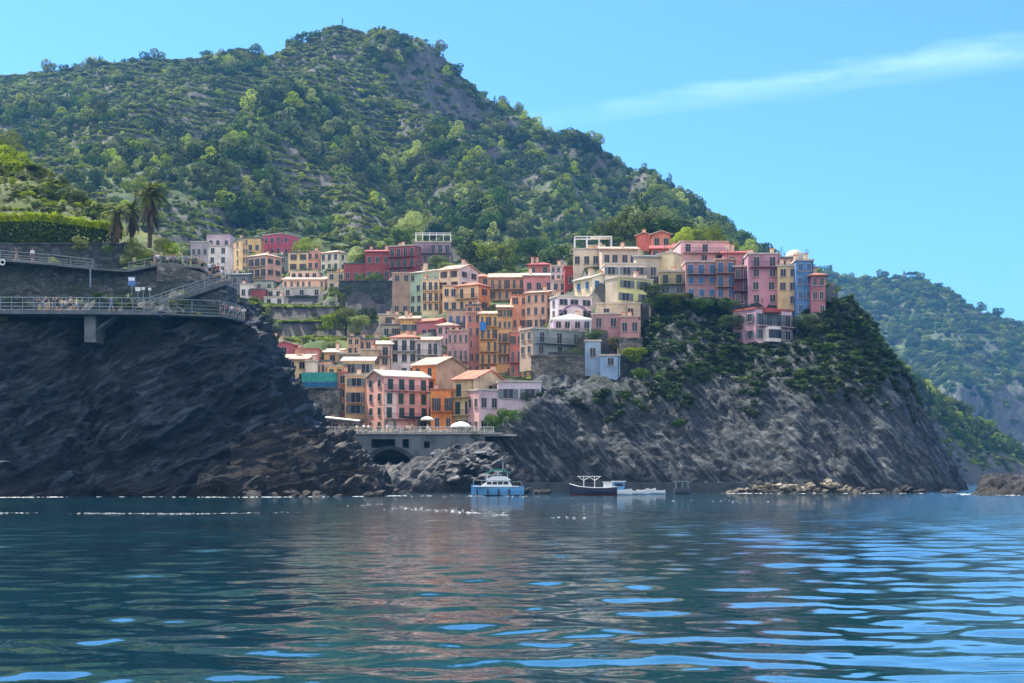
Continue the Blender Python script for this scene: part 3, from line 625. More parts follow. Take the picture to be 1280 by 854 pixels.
Rrows = [
 row(645, [(560,285),(600,256),(650,250),(700,247),(800,245),(900,243),(1000,240),(1060,241),(1110,244),(1170,252),(1200,262),(1212,300),(1195,340)]),
 row(590, [(580,285),(612,254),(650,250),(700,248),(800,248),(900,247),(1000,244),(1060,246),(1110,250),(1158,258),(1180,270),(1186,310),(1180,340)]),
 row(545, [(600,280),(624,252),(664,251),(700,252),(800,252),(900,252),(1000,250),(1060,252),(1100,256),(1135,264),(1152,276),(1158,310),(1150,340)]),
 row(505, [(652,280),(668,252),(694,253),(720,256),(800,255),(900,257),(1000,256),(1050,258),(1090,262),(1118,268),(1132,282),(1136,310),(1130,340)]),
 [(670,484,285),(688,484,257),(708,486,261),(735,486,262),(770,489,262),(810,474,262),(900,470,262),(1000,470,262),(1045,470,264),(1080,470,268),(1106,470,274),(1118,470,288),(1120,470,310),(1115,470,340)],
 [(680,486,290),(690,482,278),(705,482,279),(740,484,279),(775,484,276),(806,452,271),(825,440,269),(900,440,269),(960,440,274),(1020,440,272),(1055,440,272),(1085,440,278),(1098,440,290),(1100,440,310),(1095,440,340)],
 [(685,480,305),(700,478,300),(745,474,298),(790,430,288),(825,410,280),(880,405,278),(930,420,285),(990,420,286),(1005,408,281),(1030,405,278),(1060,405,280),(1072,405,292),(1072,405,312),(1068,405,340)],
 [(690,478,320),(710,474,312),(760,440,304),(800,386,290),(815,374,284),(840,372,283),(880,375,282),(920,382,285),(980,390,290),(1010,386,288),(1040,380,288),(1050,380,296),(1050,380,312),(1045,380,340)],
]
right_cliff, RG = sheet("headland_cliff", Rrows, 400, 240, ROCKR, amp=3.2, scale=18, strata=0.7, rot=-0.9, seed=7.0)

# the harbour mouth: a rocky apron under the quay
Arows = [
 row(640, [(400,215),(440,222),(480,228),(540,232),(600,238),(650,244),(690,252)]),
 [(400,612,222),(440,608,228),(480,606,233),(540,604,236),(600,604,241),(650,604,246),(690,604,254)],
 [(405,604,232),(440,599,236),(480,597,238),(520,592,238),(560,586,239),(610,582,243),(660,586,252)],
 [(410,598,240),(440,592,242),(480,592,243),(515,589,242),(550,576,241),(600,566,244),(645,570,256)],
 [(415,594,248),(440,589,249),(480,590,249),(515,588,248),(552,568,246),(590,556,248),(630,556,258)],
]
apron, AG = sheet("harbour_rocks", Arows, 170, 80, rock_mat("harbour_rock", (22,28,34), (60,64,68), (126,120,112), None, 0.8), amp=2.2, scale=8, strata=0.7, rot=0.9, seed=4.0)
# dark reef masses left of the harbour
Brows = [
 row(640, [(225,176),(300,176),(380,180),(440,186),(475,192),(480,215)]),
 row(614, [(235,178),(300,178),(380,182),(430,188),(465,195),(468,215)]),
 row(592, [(285,184),(330,182),(380,186),(420,192),(442,199),(446,218)]),
 row(568, [(290,190),(340,187),(380,190),(410,196),(425,204),(430,220)]),
 row(548, [(330,196),(360,193),(384,196),(402,202),(412,210),(416,225)]),
]
reef, BG = sheet("reef_rocks", Brows, 170, 90, rock_mat("reef_rock", (10,12,16), (38,38,40), (140,126,108), None, 0.3), amp=4.5, scale=5.5, strata=1.3, rot=0.3, seed=9.0)

# left garden hill above the upper path
def lhrow(pts): return pts
LH = [
 [(-900,330,202),(0,326,202),(60,330,202),(110,335,202),(150,338,200),(200,340,199),(250,350,199)],
 [(-900,300,208),(0,300,208),(60,305,208),(110,312,208),(150,318,205),(200,322,206),(246,334,206)],
 [(-900,262,222),(0,268,222),(50,274,222),(100,282,222),(150,298,220),(195,308,218),(240,325,214)],
 [(-900,215,240),(0,228,240),(40,232,238),(75,246,236),(120,266,232),(160,290,228),(225,318,222)],
 [(-900,160,252),(-60,178,252),(0,196,250),(30,208,248),(60,224,246),(100,262,242),(200,310,232)],
 [(-900,150,300),(-60,160,300),(0,190,300),(20,210,300),(40,240,290),(80,280,280),(180,320,270)],
]
gm_, ntg, bg_, og = new_mat("garden_slope"); pg = pos(ntg)
ntg.links.new(mix(ntg, 0.7, ramp(ntg, noise(ntg, pg, 0.12, 7, 0.7), [(0.35, lin((50,56,32))), (0.5, lin((82,92,44))), (0.68, lin((124,124,62)))]),
   ramp(ntg, noise(ntg, pg, 1.6, 6, 0.8), [(0.3, (0.4,0.45,0.4)), (0.7, (1.25,1.25,1.1))]), 'MULTIPLY'), bg_.inputs['Base Color']); bg_.inputs['Roughness'].default_value = 0.95
gslope, GG = sheet("garden_hill", LH, 150, 70, gm_, amp=1.5, scale=10, strata=0.5, seed=3.0)
# stone wall between lower walkway and upper path: ground behind is the garden hill
LW = [
 [(-900,394,192),(-300,392,190),(0,392,193.5),(100,392,195),(180,392,195),(240,392,195),(284,396,197),(290,396,203),(294,396,262)],
 [(-900,358,193),(-300,356,191),(0,356,194.5),(100,358,196),(180,360,196),(235,362,196),(276,362,198),(282,362,204),(288,362,262)],
 [(-900,324,194),(-300,322,192),(0,322,195.5),(60,328,196),(110,334,197),(180,338,197),(235,340,198),(262,345,200),(272,348,206),(280,350,262)],
]
lwall, _ = sheet("cliff_wall_ground", LW, 200, 50, stone_mat("old_stone_wall", (92,96,94), (46,54,58), 1.4), amp=1.0, scale=9, strata=0.35, seed=5.0)

# ------------------------------------------------------------------ sea
def sea():
    nr = 1150
    r = 5.0*(4500/5.0)**(np.linspace(0, 1, nr)**1.0)
    inner = np.linspace(-24, 24, 760); o1 = np.linspace(24, 180, 60)[1:]
    th = np.radians(np.concatenate([-o1[::-1], inner, o1]))
    Rr, T = np.meshgrid(r, th, indexing='ij'); x = Rr*np.sin(T); y = Rr*np.cos(T); z = np.zeros_like(x)
    g = np.random.default_rng(11); dr = Rr*math.log(900)/nr
    hx = np.zeros_like(x)
    amp_mod = 0.75 + 0.5*fbm(x/38, y/60, 0.3, 2)
    for i in range(90):
        lam = 0.42*(3.0/0.42)**g.random(); k = 2*math.pi/lam
        ang = g.normal(0, 0.72) + R(95); a = 0.0125*lam*(0.6+0.8*g.random())*0.21
        if lam < 2: a *= 0.75
        ph = g.random()*6.283
        att = np.clip((lam/dr - 3)/4, 0, 1)
        arg = k*(x*math.cos(ang)+y*math.sin(ang)) + ph + 1.2*pnoise(x/ (lam*5), y/(lam*5), i*3.1)
        s = np.sin(arg); z += a*att*(s + 0.25*np.cos(2*arg))
    z *= amp_mod
    Gz = z
    nc = len(th); global SEA_Z; SEA_Z = (r, th, Gz)
    v = np.stack([x.ravel(), y.ravel(), Gz.ravel()], 1)
    f = grid_faces(nr, nc)[:, ::-1]
    return np_mesh("sea", v, f, [sea_mat()], smooth=True)
def sea_mat():
    m, nt, b, o = new_mat("sea_water"); p = pos(nt)
    col = ramp(nt, noise(nt, p, 0.05, 4), [(0.35, lin((0,44,58))), (0.65, lin((0,68,78)))])
    nt.links.new(col, b.inputs['Base Color']); b.inputs['IOR'].default_value = 1.5; b.inputs['Coat Weight'].default_value = 0.4; b.inputs['Coat Roughness'].default_value = 0.03; b.inputs['Roughness'].default_value = 0.04
    h = noise(nt, mapping(nt, p, (0.5, 1.0, 1)), 2.0, 4, 0.6)
    cdn = nt.nodes.new("ShaderNodeVectorMath"); cdn.operation = 'LENGTH'; nt.links.new(p, cdn.inputs[0])
    mr = nt.nodes.new("ShaderNodeMapRange"); mr.inputs[1].default_value = 25; mr.inputs[2].default_value = 150; mr.inputs[3].default_value = 0.012; mr.inputs[4].default_value = 0.30
    nt.links.new(cdn.outputs['Value'], mr.inputs[0])
    bn = nt.nodes.new("ShaderNodeBump"); bn.inputs['Distance'].default_value = 0.35
    nt.links.new(mr.outputs[0], bn.inputs['Strength']); nt.links.new(h, bn.inputs['Height']); nt.links.new(bn.outputs[0], b.inputs['Normal']); nt.links.new(bn.outputs[0], b.inputs['Coat Normal'])
    return m
tag(mesh_obj("sea", sea()), kind='structure')

# ------------------------------------------------------------------ haze
hz_m = bpy.data.materials.new("haze"); hz_m.use_nodes = True; hn = hz_m.node_tree
for n in list(hn.nodes): hn.nodes.remove(n)
ho = hn.nodes.new("ShaderNodeOutputMaterial"); pv = hn.nodes.new("ShaderNodeVolumePrincipled")
pv.inputs['Color'].default_value = (0.16, 0.50, 1.0, 1); pv.inputs['Density'].default_value = 0.00013; pv.inputs['Anisotropy'].default_value = 0.2
hn.links.new(pv.outputs[0], ho.inputs['Volume'])
hb = MB(); hb.box(-5200, 5200, -5200, 5200, -260, 420)
HAZE = tag(hb.build("haze", hz_m), kind='stuff')
# ------------------------------------------------------------------ houses
_win = {}
def win_mesh(w, h, kind):
    w = round(w*10)/10; h = round(h*10)/10; key = (w, h, kind)
    if key in _win: return _win[key]
    mb = MB()
    # hung on the wall plane y=0, outward is -y; origin at sill centre
    fr = 0.07
    mb.box(-w/2, w/2, -0.03, 0.02, 0, h, 0)
    mb.box(-w/2-fr, -w/2, -0.09, 0.02, -0.02, h+fr, 1); mb.box(w/2, w/2+fr, -0.09, 0.02, -0.02, h+fr, 1)
    mb.box(-w/2, w/2, -0.09, 0.02, h, h+fr, 1); mb.box(-w/2-0.18, w/2+0.18, -0.20, 0.02, -0.12, -0.02, 1)
    mb.box(-0.03, 0.03, -0.06, -0.03, 0.02, h-0.02, 1)
    me = mb.mesh("window", [M['glass'], M['trim']]); sh = []
    if kind in 'ogbuws':
        m = {'o':'brown','g':'green','b':'brown','u':'blue','w':'grey','s':'brown'}[kind]
        if kind in 'gu':      # closed, louvred
            for s in (-1, 1):
                sb = MB(); sh.append(sb)
                sb.box(s*0.02, s*w/2, -0.14, -0.095, 0.02, h-0.02, 0)
                for k in range(1, int(h/0.22)): sb.box(s*0.06, s*(w/2-0.05), -0.17, -0.14, k*0.22, k*0.22+0.05, 0)
        else:                 # folded open beside the window
            for s in (-1, 1):
                sb = MB(); sh.append(sb)
                sb.box(s*(w/2+0.05), s*(w/2+0.05+w*0.48), -0.15, -0.095, -0.02, h+0.02, 0)
                for k in range(1, int(h/0.25)): sb.box(s*(w/2+0.10), s*(w/2+w*0.48), -0.18, -0.15, k*0.25, k*0.25+0.06, 0)
        sh = [q.mesh("shutter", M[m]) for q in sh]
    _win[key] = (me, sh); return _win[key]
def add_window(parent, x, z, w, h, kind, mat4=None):
    me, sh = win_mesh(w, h, kind)
    o = mesh_obj("window", me, parent)
    if mat4 is None: o.location = (x, 0, z)
    else: o.matrix_local = mat4
    for q in sh: mesh_obj("shutter", q, o)
    return o
def roof_mesh(kind, wd, dp, z, mat, rnd):
    mb = MB(); e = 0.45; x0, x1, y0, y1 = -wd/2-e, wd/2+e, -e, dp+e; t = 0.22
    pit = 0.34
    def slab(ps):   # thick tilted polygon
        up = [Vector(p)+Vector((0,0,t)) for p in ps]; n = len(ps); v = list(map(Vector, ps))+up
        mb.poly(v, [tuple(range(n-1,-1,-1)), tuple(range(n, 2*n))]+[(i, (i+1) % n, (i+1) % n+n, i+n) for i in range(n)], 0)
    if kind == 'flat':
        mb.box(-wd/2-0.18, wd/2+0.18, -0.18, dp+0.1, z+0.002, z+0.14, 0)
        for a in ((-wd/2-0.18, wd/2+0.18, -0.18, 0.02),(-wd/2-0.18, -wd/2+0.02, 0.02, dp+0.1),(wd/2-0.02, wd/2+0.18, 0.02, dp+0.1)): mb.box(*a, z+0.14, z+0.32, 0)
    elif kind == 'gx':
        h = (dp/2+e)*pit; z0 = z - e*pit
        slab([(x0,y0,z0),(x1,y0,z0),(x1,dp/2,z0+h),(x0,dp/2,z0+h)]); slab([(x1,y1,z0),(x0,y1,z0),(x0,dp/2,z0+h),(x1,dp/2,z0+h)])
    elif kind == 'gy':
        h = (wd/2+e)*pit; z0 = z - e*pit
        slab([(x0,y0,z0),(0,y0,z0+h),(0,y1,z0+h),(x0,y1,z0)]); slab([(x1,y1,z0),(0,y1,z0+h),(0,y0,z0+h),(x1,y0,z0)])
    elif kind == 'shed':
        h = dp*0.22; slab([(x0,y0,z-0.05),(x1,y0,z-0.05),(x1,y1,z+h),(x0,y1,z+h)])
    elif kind == 'hip':
        k = min(wd, dp)/2+e; hh = k*pit; z0 = z-e*pit
        if wd >= dp: a, b = (x0+k, dp/2, z0+hh), (x1-k, dp/2, z0+hh)
        else: a = b = None
        if a:
            slab([(x0,y0,z0),(x1,y0,z0),b,a]); slab([(x1,y1,z0),(x0,y1,z0),a,b]); slab([(x0,y1,z0),(x0,y0,z0),a]); slab([(x1,y0,z0),(x1,y1,z0),b])
        else:
            a = (0, y0+k, z0+hh); b = (0, y1-k, z0+hh)
            slab([(x0,y0,z0),(x1,y0,z0),a]); slab([(x1,y1,z0),(x0,y1,z0),b]); slab([(x0,y1,z0),(x0,y0,z0),a,b]); slab([(x1,y0,z0),(x1,y1,z0),b,a])
    elif kind == 'dome':
        n = 16
        for j in range(5):
            for i in range(n):
                def pt(i, j):
                    a = 2*math.pi*i/n; c = math.cos(j/5*math.pi/2); return (math.cos(a)*c*wd*0.5, dp/2+math.sin(a)*c*dp*0.5, z+math.sin(j/5*math.pi/2)*1.9)
                mb.poly([pt(i,j),pt(i+1,j),pt(i+1,j+1),pt(i,j+1)], [(0,1,2,3)], 0)
    return mb
HOUSE_OBJS = {}
SIDE_COL = {"big peach corner":(232,140,88), "tall cream gabled":(206,202,216), "tall mint":(150,184,176), "orange house with a large":(206,170,148), "tall pale house":(226,212,180),  # lilac, cream and tan sides: lit and shaded faces put into wall colour
            "olive cream":(196,182,150), "cream house with two rows":(216,166,150), "bright crimson":(206,80,104), "pink harbour":(222,166,156), "grey blue":(176,160,140), "lilac white house wing":(208,166,176),
            "white and pink villa":(186,146,170), "crimson pink":(196,104,128), "yellow green":(170,166,150)}
FRONT_TOP = {}
for hi, (label, x0, x1, xs, yt, yb, Y, colr, roof, rm, cols, rows_, wt, sc, bal) in enumerate(H):
    rnd = random.Random(hi*31+5)
    ht = (yb-yt)/F*Y
    if xs is None:
        th = 0.0; wd = (x1-x0)/F*Y; dp = min(9.0, max(5.0, wd*0.9)); ox = at((x0+x1)/2, yb, Y); org = Vector((ox.x, Y, ox.z))
        th = R(rnd.uniform(-6, 4)); wd = wd*0.985
    elif xs > 0:      # left side shows
        th = R(32 if (xs-x0) > 6 else 20); wd = (x1-xs)/F*Y/math.cos(th); dp = max(4.0, (xs-x0)/F*Y/math.sin(th))
        c = at(xs, yb, Y); org = c + Vector((math.cos(th), math.sin(th), 0))*(wd/2)
        if True: pass
    else:             # right side shows
        xa = -xs; th = -R(32 if (x1-xa) > 6 else 20); wd = (xa-x0)/F*Y/math.cos(th); dp = max(4.0, (x1-xa)/F*Y/math.sin(-th))
        c = at(xa, yb, Y); org = c - Vector((math.cos(th), math.sin(th), 0))*(wd/2)
    name = "house"
    root = empty(name, org, th); tag(root, label, "house", "houses of the village")
    HOUSE_OBJS[label] = (root, wd, dp, ht)
    found = 5.0 if Y > 280 else 2.5
    wm = plaster(colr); scl = next((v for k, v in SIDE_COL.items() if label.startswith(k)), None)
    wall = MB(); wall.box(-wd/2, wd/2, 0, dp, -found, ht, 0)
    if scl:   # thin side coat: own paint on some, sun and shade coloured in on others
        s = 1 if (xs or 1) < 0 else -1
        wall.box(s*(wd/2), s*(wd/2+0.03), 0.0, dp, -found, ht-0.01, 1)
    pit = 0.34
    if roof == 'gx':
        h = dp/2*pit; s_m = 1 if scl else 0
        for s in (-1, 1):
            e0 = s*wd/2; e1 = s*(wd/2-0.12)
            if s == (1 if (xs or 1) < 0 else -1) and scl: e0 = s*(wd/2+0.03); mi = 1
            else: mi = 0
            v = [(e0,0,ht),(e0,dp,ht),(e0,dp/2,ht+h),(e1,0,ht),(e1,dp,ht),(e1,dp/2,ht+h)]
            wall.poly(v, [(0,1,2),(5,4,3),(0,3,4,1),(1,4,5,2),(2,5,3,0)] if s < 0 else [(2,1,0),(3,4,5),(1,4,3,0),(2,5,4,1),(0,3,5,2)], mi)
    elif roof == 'gy':
        h = wd/2*pit; wall.prism([(-wd/2, ht),(wd/2, ht),(0, ht+h)], 0, 0.12); wall.prism([(-wd/2, ht),(wd/2, ht),(0, ht+h)], dp-0.12, dp)
    elif roof == 'shed':
        h = dp*0.22
        for s in (-1, 1):
            e0 = s*wd/2; e1 = s*(wd/2-0.12); v = [(e0,0.02,ht),(e0,dp,ht),(e0,dp,ht+h),(e1,0.02,ht),(e1,dp,ht),(e1,dp,ht+h)]
            wall.poly(v, [(0,1,2),(5,4,3),(0,3,4,1),(1,4,5,2),(2,5,3,0)], 0)
    wall.build("wall", [wm, plaster(scl) if scl else wm], root)
    rmb = roof_mesh(roof, wd, dp, ht, M[rm], rnd); ro = rmb.build("roof", M[rm], root)
    if rnd.random() < 0.6 and roof != 'dome':
        for k in range(rnd.choice((1,1,2))):
            c = MB(); cx = rnd.uniform(-wd*0.35, wd*0.35); cyy = dp*rnd.uniform(0.3, 0.8); cz = ht+rnd.uniform(0.9, 1.7)+(dp*0.12 if roof != 'flat' else 0)
            c.box(cx-0.35, cx+0.35, cyy-0.3, cyy+0.3, ht+0.05, cz, 0); c.box(cx-0.45, cx+0.45, cyy-0.4, cyy+0.4, cz, cz+0.14, 1)
            c.build("chimney", [plaster((206,186,170)), M['terra']], ro)
    if rnd.random() < 0.35 and roof == 'flat':
        a = MB(); ax = rnd.uniform(-wd*0.3, wd*0.3); ay = dp*0.4; a.tube([(ax,ay,ht+0.2),(ax,ay,ht+2.6)], 0.035, 5)
        for k in range(4): a.tube([(ax-0.5+k*0.05,ay,ht+1.7+k*0.22),(ax+0.5-k*0.05,ay,ht+1.7+k*0.22)], 0.025, 4)
        a.build("antenna", M['iron'], ro)
    # string course / base band
    bands = []
    if cols and rows_:
        st = ht/rows_; cw = wd/cols
        narrow = wt in 'gu' and st > 2.2
        for r in range(rows_):          # r=0 is the top storey
            zb = ht - (r+1)*st
            for c in range(cols):
                jx = rnd.uniform(-0.06, 0.06)*cw
                if rnd.random() < 0.10 and cols*rows_ > 4: continue
                wid = min(cw*0.50, 1.05); hgt = min(st*0.55, 1.55); zo = zb+st*0.26
                k = wt
                if (r+1) in bal or (wt == 'g'): hgt = min(st*0.74, 2.15); zo = zb+0.12
                if wt == 'w': wid = min(cw*0.5, 1.7)
                if wt == 'o': wid = min(cw*0.36, 0.9)
                if wt in 'b': wid = min(cw*0.36, 0.85); k = 'b' if rnd.random() < 0.45 and cw > 1.7 else 'p'
                if wt == 't':
                    if r > 0 and c == 0: wid, hgt, zo = 0.5, 0.5, zb+0.3
                    else: wid, hgt, zo = 0.95, 1.2, zb+st*0.45
                if wt == 'a': wid = min(cw*0.66, 1.9); k = 'p'; hgt = min(st*0.55, 1.5)
                if k == 't': k = 'p'
                if k == 's': k = 'p' if r in (0, 3) else None
                if k == 'p' and rnd.random() < 0.15 and Y < 360: k = 'o' if cw*0.42 > wid*0.9 else 'p'
                if k == 'g' and r == rows_-1: k = 'w'; wid = min(cw*0.5, 1.3); hgt = 1.5; zo = zb+0.7
                if k is None or hgt < 0.35: continue
                add_window(root, -wd/2+cw*(c+0.5)+jx, zo, max(0.5, wid), hgt, k)
        if sc and xs is not None:
            s = -1 if xs > 0 else 1
            for r in range(rows_):
                zb = ht-(r+1)*st
                for c in range(sc):
                    yy = dp*(c+0.5)/sc; me_, sh_ = win_mesh(min(0.95, dp/sc*0.45), min(st*0.5, 1.4), 'p' if wt in 'pta' else wt)
                    rotm = Matrix.Rotation(R(90)*(1 if s > 0 else -1), 4, 'Z'); m4 = Matrix.Translation((s*(wd/2+(0.03 if scl else 0)), yy, zb+st*0.28)) @ rotm
                    o = mesh_obj("window", me_, root); o.matrix_local = m4
                    for q in sh_: mesh_obj("shutter", q, o)
        for r in bal:
            zb = ht-r*st; b = MB(); xx = wd*(0.46 if cols > 1 else 0.35); off = 0
            if cols > 3: xx = wd*0.49
            b.box(-xx, xx, -1.0, -0.005, zb-0.06, zb+0.07)
            for k in range(int(2*xx/1.4)+1): b.prism([(-xx+0.1+k*1.4, zb-0.35),(-xx+0.2+k*1.4, zb-0.35),(-xx+0.2+k*1.4, zb-0.06),(-xx+0.1+k*1.4, zb-0.06)], -0.6, -0.004)
            bo = b.build("balcony", plaster(tuple(int(v*0.86) for v in colr)), root)
            g = MB(); g.box(-xx, xx, -1.0, -0.96, zb+0.92, zb+0.98)
            for s in (-1, 1): g.box(s*xx-0.02, s*xx+0.02, -0.96, -0.02, zb+0.92, zb+0.98)
            nb = max(4, int(2*xx/0.22))
            for k in range(nb+1): xk = -xx+2*xx*k/nb; g.box(xk-0.015, xk+0.015, -0.995, -0.965, zb+0.07, zb+0.92)
            g.build("railing", M['iron'], bo)
    if Y < 300 and rnd.random() < 0.5 and ht > 5:   # rain pipe
        g = MB(); xp = wd/2-0.25; g.tube([(xp,-0.08,-found+0.5),(xp,-0.08,ht-0.1)], 0.06, 6); g.build("downpipe", M['iron'], root)

def on(label_start):
    return next(v for k, v in HOUSE_OBJS.items() if k.startswith(label_start))
# ---- special parts
ro, wd, dp, ht = on("pink harbour")
g = MB()
for r in (1, 2, 3): g.box(-wd/2-0.02, wd/2+0.02, -0.12, -0.002, ht*(1-r/4)-0.12, ht*(1-r/4)+0.02)
g.box(-wd/2+0.1, -wd/2+2.4, -0.05, -0.003, 0, ht*0.72); g.build("white_render_strip", plaster((214,208,214)), ro)
g = MB(); g.box(-wd*0.1, wd*0.48, -1.9, 0, 2.75, 2.95); g.build("shop_awning", simple("dark_awning", (44, 60, 66)), ro)
ro, wd, dp, ht = on("white house with a purple")
g = MB(); n = 14; a0 = [(-wd*0.46 + wd*0.92*i/n, ht*0.18+ht*0.42*math.sin(math.pi*i/n)) for i in range(n+1)]
for i in range(n):
    (xa, za), (xb, zb) = a0[i], a0[i+1]; g.prism([(xa,za),(xb,zb),(xb,zb+0.4),(xa,za+0.4)], -0.14, -0.002)
g.build("arch_band", plaster((128, 92, 150)), ro)
ro, wd, dp, ht = on("yellow tower")
g = MB(); g.box(-wd*0.46, -wd*0.12, -1.06, -1.02, ht*0.8-0.9, ht*0.8+0.95); g.build("hanging_cloth", simple("blue_cloth", (60, 130, 205)), ro)
ro, wd, dp, ht = on("white and pink villa")
g = MB(); n = 8; bw = wd*0.24
pts = [(-bw-wd*0.08 + bw*(1-math.cos(math.pi*i/n)), -1.4*math.sin(math.pi*i/n)) for i in range(n+1)]
v = [(p[0], p[1], 0.2) for p in pts]+[(p[0], p[1], ht*0.48) for p in pts]
g.poly(v, [(i, i+1, i+2+n, i+1+n) for i in range(n)]+[tuple(range(n, -1, -1)), tuple(range(n+1, 2*n+2))])
bw_o = g.build("bow_front", plaster((224, 222, 226)), ro)
g = MB(); pts2 = [(p[0], p[1]*1.01-0.03) for p in pts]
v = [(p[0], p[1], ht*0.14) for p in pts2]+[(p[0], p[1], ht*0.40) for p in pts2]
g.poly(v, [(i, i+1, i+2+n, i+1+n) for i in range(n) if 1 < i < 6]); g.build("bow_glass", M['glass'], bw_o)
g = MB(); v = [(p[0], p[1]*1.15, ht*0.9) for p in pts]+[(p[0], p[1]*1.15, ht*0.98) for p in pts]
g.poly(v, [(i, i+1, i+2+n, i+1+n) for i in range(n)]+[tuple(range(n, -1, -1)), tuple(range(n+1, 2*n+2))]); g.build("bow_roof", M['terra_red'], ro)
g = MB()
for k in range(5): xk = -wd/2+1+k*wd/5; g.box(xk, xk+0.7, -0.25, 0.4, -3.2, 0.0)
g.box(-wd/2, wd/2, -0.25, 0.4, -0.6, -0.1); g.build("arcade", plaster((150,150,150)), ro)
# stone base under the grey blue house
ro, wd, dp, ht = on("grey blue")
def wall_block(name, label, cat, px0, px1, pyt, pyb, Y, mat, dpt=3, rz=0, group=None):
    a = at(px0, pyb, Y); b = at(px1, pyt, Y); o = empty(name, ((a.x+b.x)/2, Y, a.z), rz) if False else None
    mb = MB(); w_ = b.x-a.x; h_ = b.z-a.z; n = max(2, int(w_/1.5)); m_ = max(2, int(h_/1.5)); rr = random.Random(int(px0*7+pyt))
    jit = [[rr.uniform(-0.12, 0.12) for _ in range(n+1)] for _ in range(m_+1)]
    vs = [(-w_/2+w_*i/n, jit[j][i], h_*j/m_) for j in range(m_+1) for i in range(n+1)]
    fs = [(j*(n+1)+i, j*(n+1)+i+1, (j+1)*(n+1)+i+1, (j+1)*(n+1)+i) for j in range(m_) for i in range(n)]
    mb.poly(vs, fs); mb.box(-w_/2, w_/2, 0.13, dpt, 0, h_-0.02)
    mb.box(-w_/2-0.1, w_/2+0.1, -0.2, dpt+0.05, h_, h_+0.25)
    return tag(mesh_obj(name, mb.mesh(name, mat), None, ((a.x+b.x)/2, Y, a.z), (0,0,rz)), label, cat, group)
wall_block("stone_wall", "massive rubble stone base wall carrying the grey blue fortress house", "retaining wall", 664, 735, 446, 484, 268.5, M['stone'], 6)
wall_block("stone_wall", "overgrown rubble wall right of the light blue tower house", "retaining wall", 774, 803, 424, 482, 266, M['stone'], 5)
wall_block("stone_wall", "grey retaining wall under the long whitewashed annex", "retaining wall", 352, 404, 371, 384, 400, M['darkstone'], 2)
wall_block("stone_wall", "long upper dry stone wall of the terrace field", "retaining wall", 322, 428, 386, 401, 374, M['darkstone'], 1.5)
wall_block("stone_wall", "long lower dry stone wall of the terrace field", "retaining wall", 312, 470, 404, 424, 352, M['darkstone'], 1.5, R(-3))
wall_block("stone_wall", "tall dark retaining wall under the dark red building", "retaining wall", 424, 491, 352, 398, 383, M['darkstone'], 3)
wall_block("stone_wall", "dark low wall between the hedge and the upper path", "retaining wall", -320, 152, 306, 336, 198.8, M['darkstone'], 1)
wall_block("stone_wall", "pale sloping wall between the left rocks and the scaffold", "retaining wall", 352, 424, 486, 530, 264, M['stone'], 4)
# white frame on the terrace house
o = at(742, 312, 322); fr = MB()
for i in range(4):
    for j in (0, 3.5): fr.box(-4+i*2.67-0.09, -4+i*2.67+0.09, j-0.09, j+0.09, 0, 2.3)
fr.box(-4.1, 4.1, -0.1, 0.1, 2.3, 2.5); fr.box(-4.1, 4.1, 3.4, 3.6, 2.3, 2.5); fr.box(-0.5, 4.1, 0.1, 3.4, 2.32, 2.48)
tag(fr.build("terrace_frame", M['white'], None, loc=(o.x, 323, o.z+0.6)), "white open frame pergola standing on the white terrace house", "pergola")
o = at(541, 303, 398); fr = MB()
for i in range(6): fr.box(-4.7+i*1.88-0.08, -4.7+i*1.88+0.08, -0.08, 0.08, 0, 2.0)
fr.box(-4.8, 4.8, -0.1, 0.1, 2.0, 2.16); fr.box(-4.8, 4.8, 2.9, 3.1, 2.0, 2.16)
for i in range(6): fr.box(-4.7+i*1.88-0.06, -4.7+i*1.88+0.06, 0.1, 2.9, 2.02, 2.14)
for i in (0, 5): fr.box(-4.7+i*1.88-0.08, -4.7+i*1.88+0.08, 2.92, 3.08, 0, 2.0)
tag(fr.build("pergola", M['white'], None, loc=(o.x, 399, o.z+0.6)), "white pergola frame on the mauve grey house by the dark red row", "pergola")
# long white canopy on the fortress terrace
o = at(713, 400, 273); ca = MB(); n = 12
W2 = 3.9
ca.poly([(-W2,0,0),(W2,0,0),(W2,3.4,0.1),(-W2,3.4,0.1),(0,1.5,1.15)], [(0,1,4),(1,2,4),(2,3,4),(3,0,4)])
ca.box(-W2, W2, -0.03, 0.0, -0.25, 0.0)
rt = empty("canopy", (o.x, 271.5, o.z)); tag(rt, "large white canopy over the terrace of the grey blue house", "canopy")
ca.build("canopy_cloth", M['canvas'], rt)
for sx in (-1, 0, 1):
    for yy in (0.1, 3.3): cp = MB(); cp.tube([(sx*W2*0.95, yy, -2.2), (sx*W2*0.95, yy, 0.05)], 0.06, 6); cp.build("post", M['white'], rt)
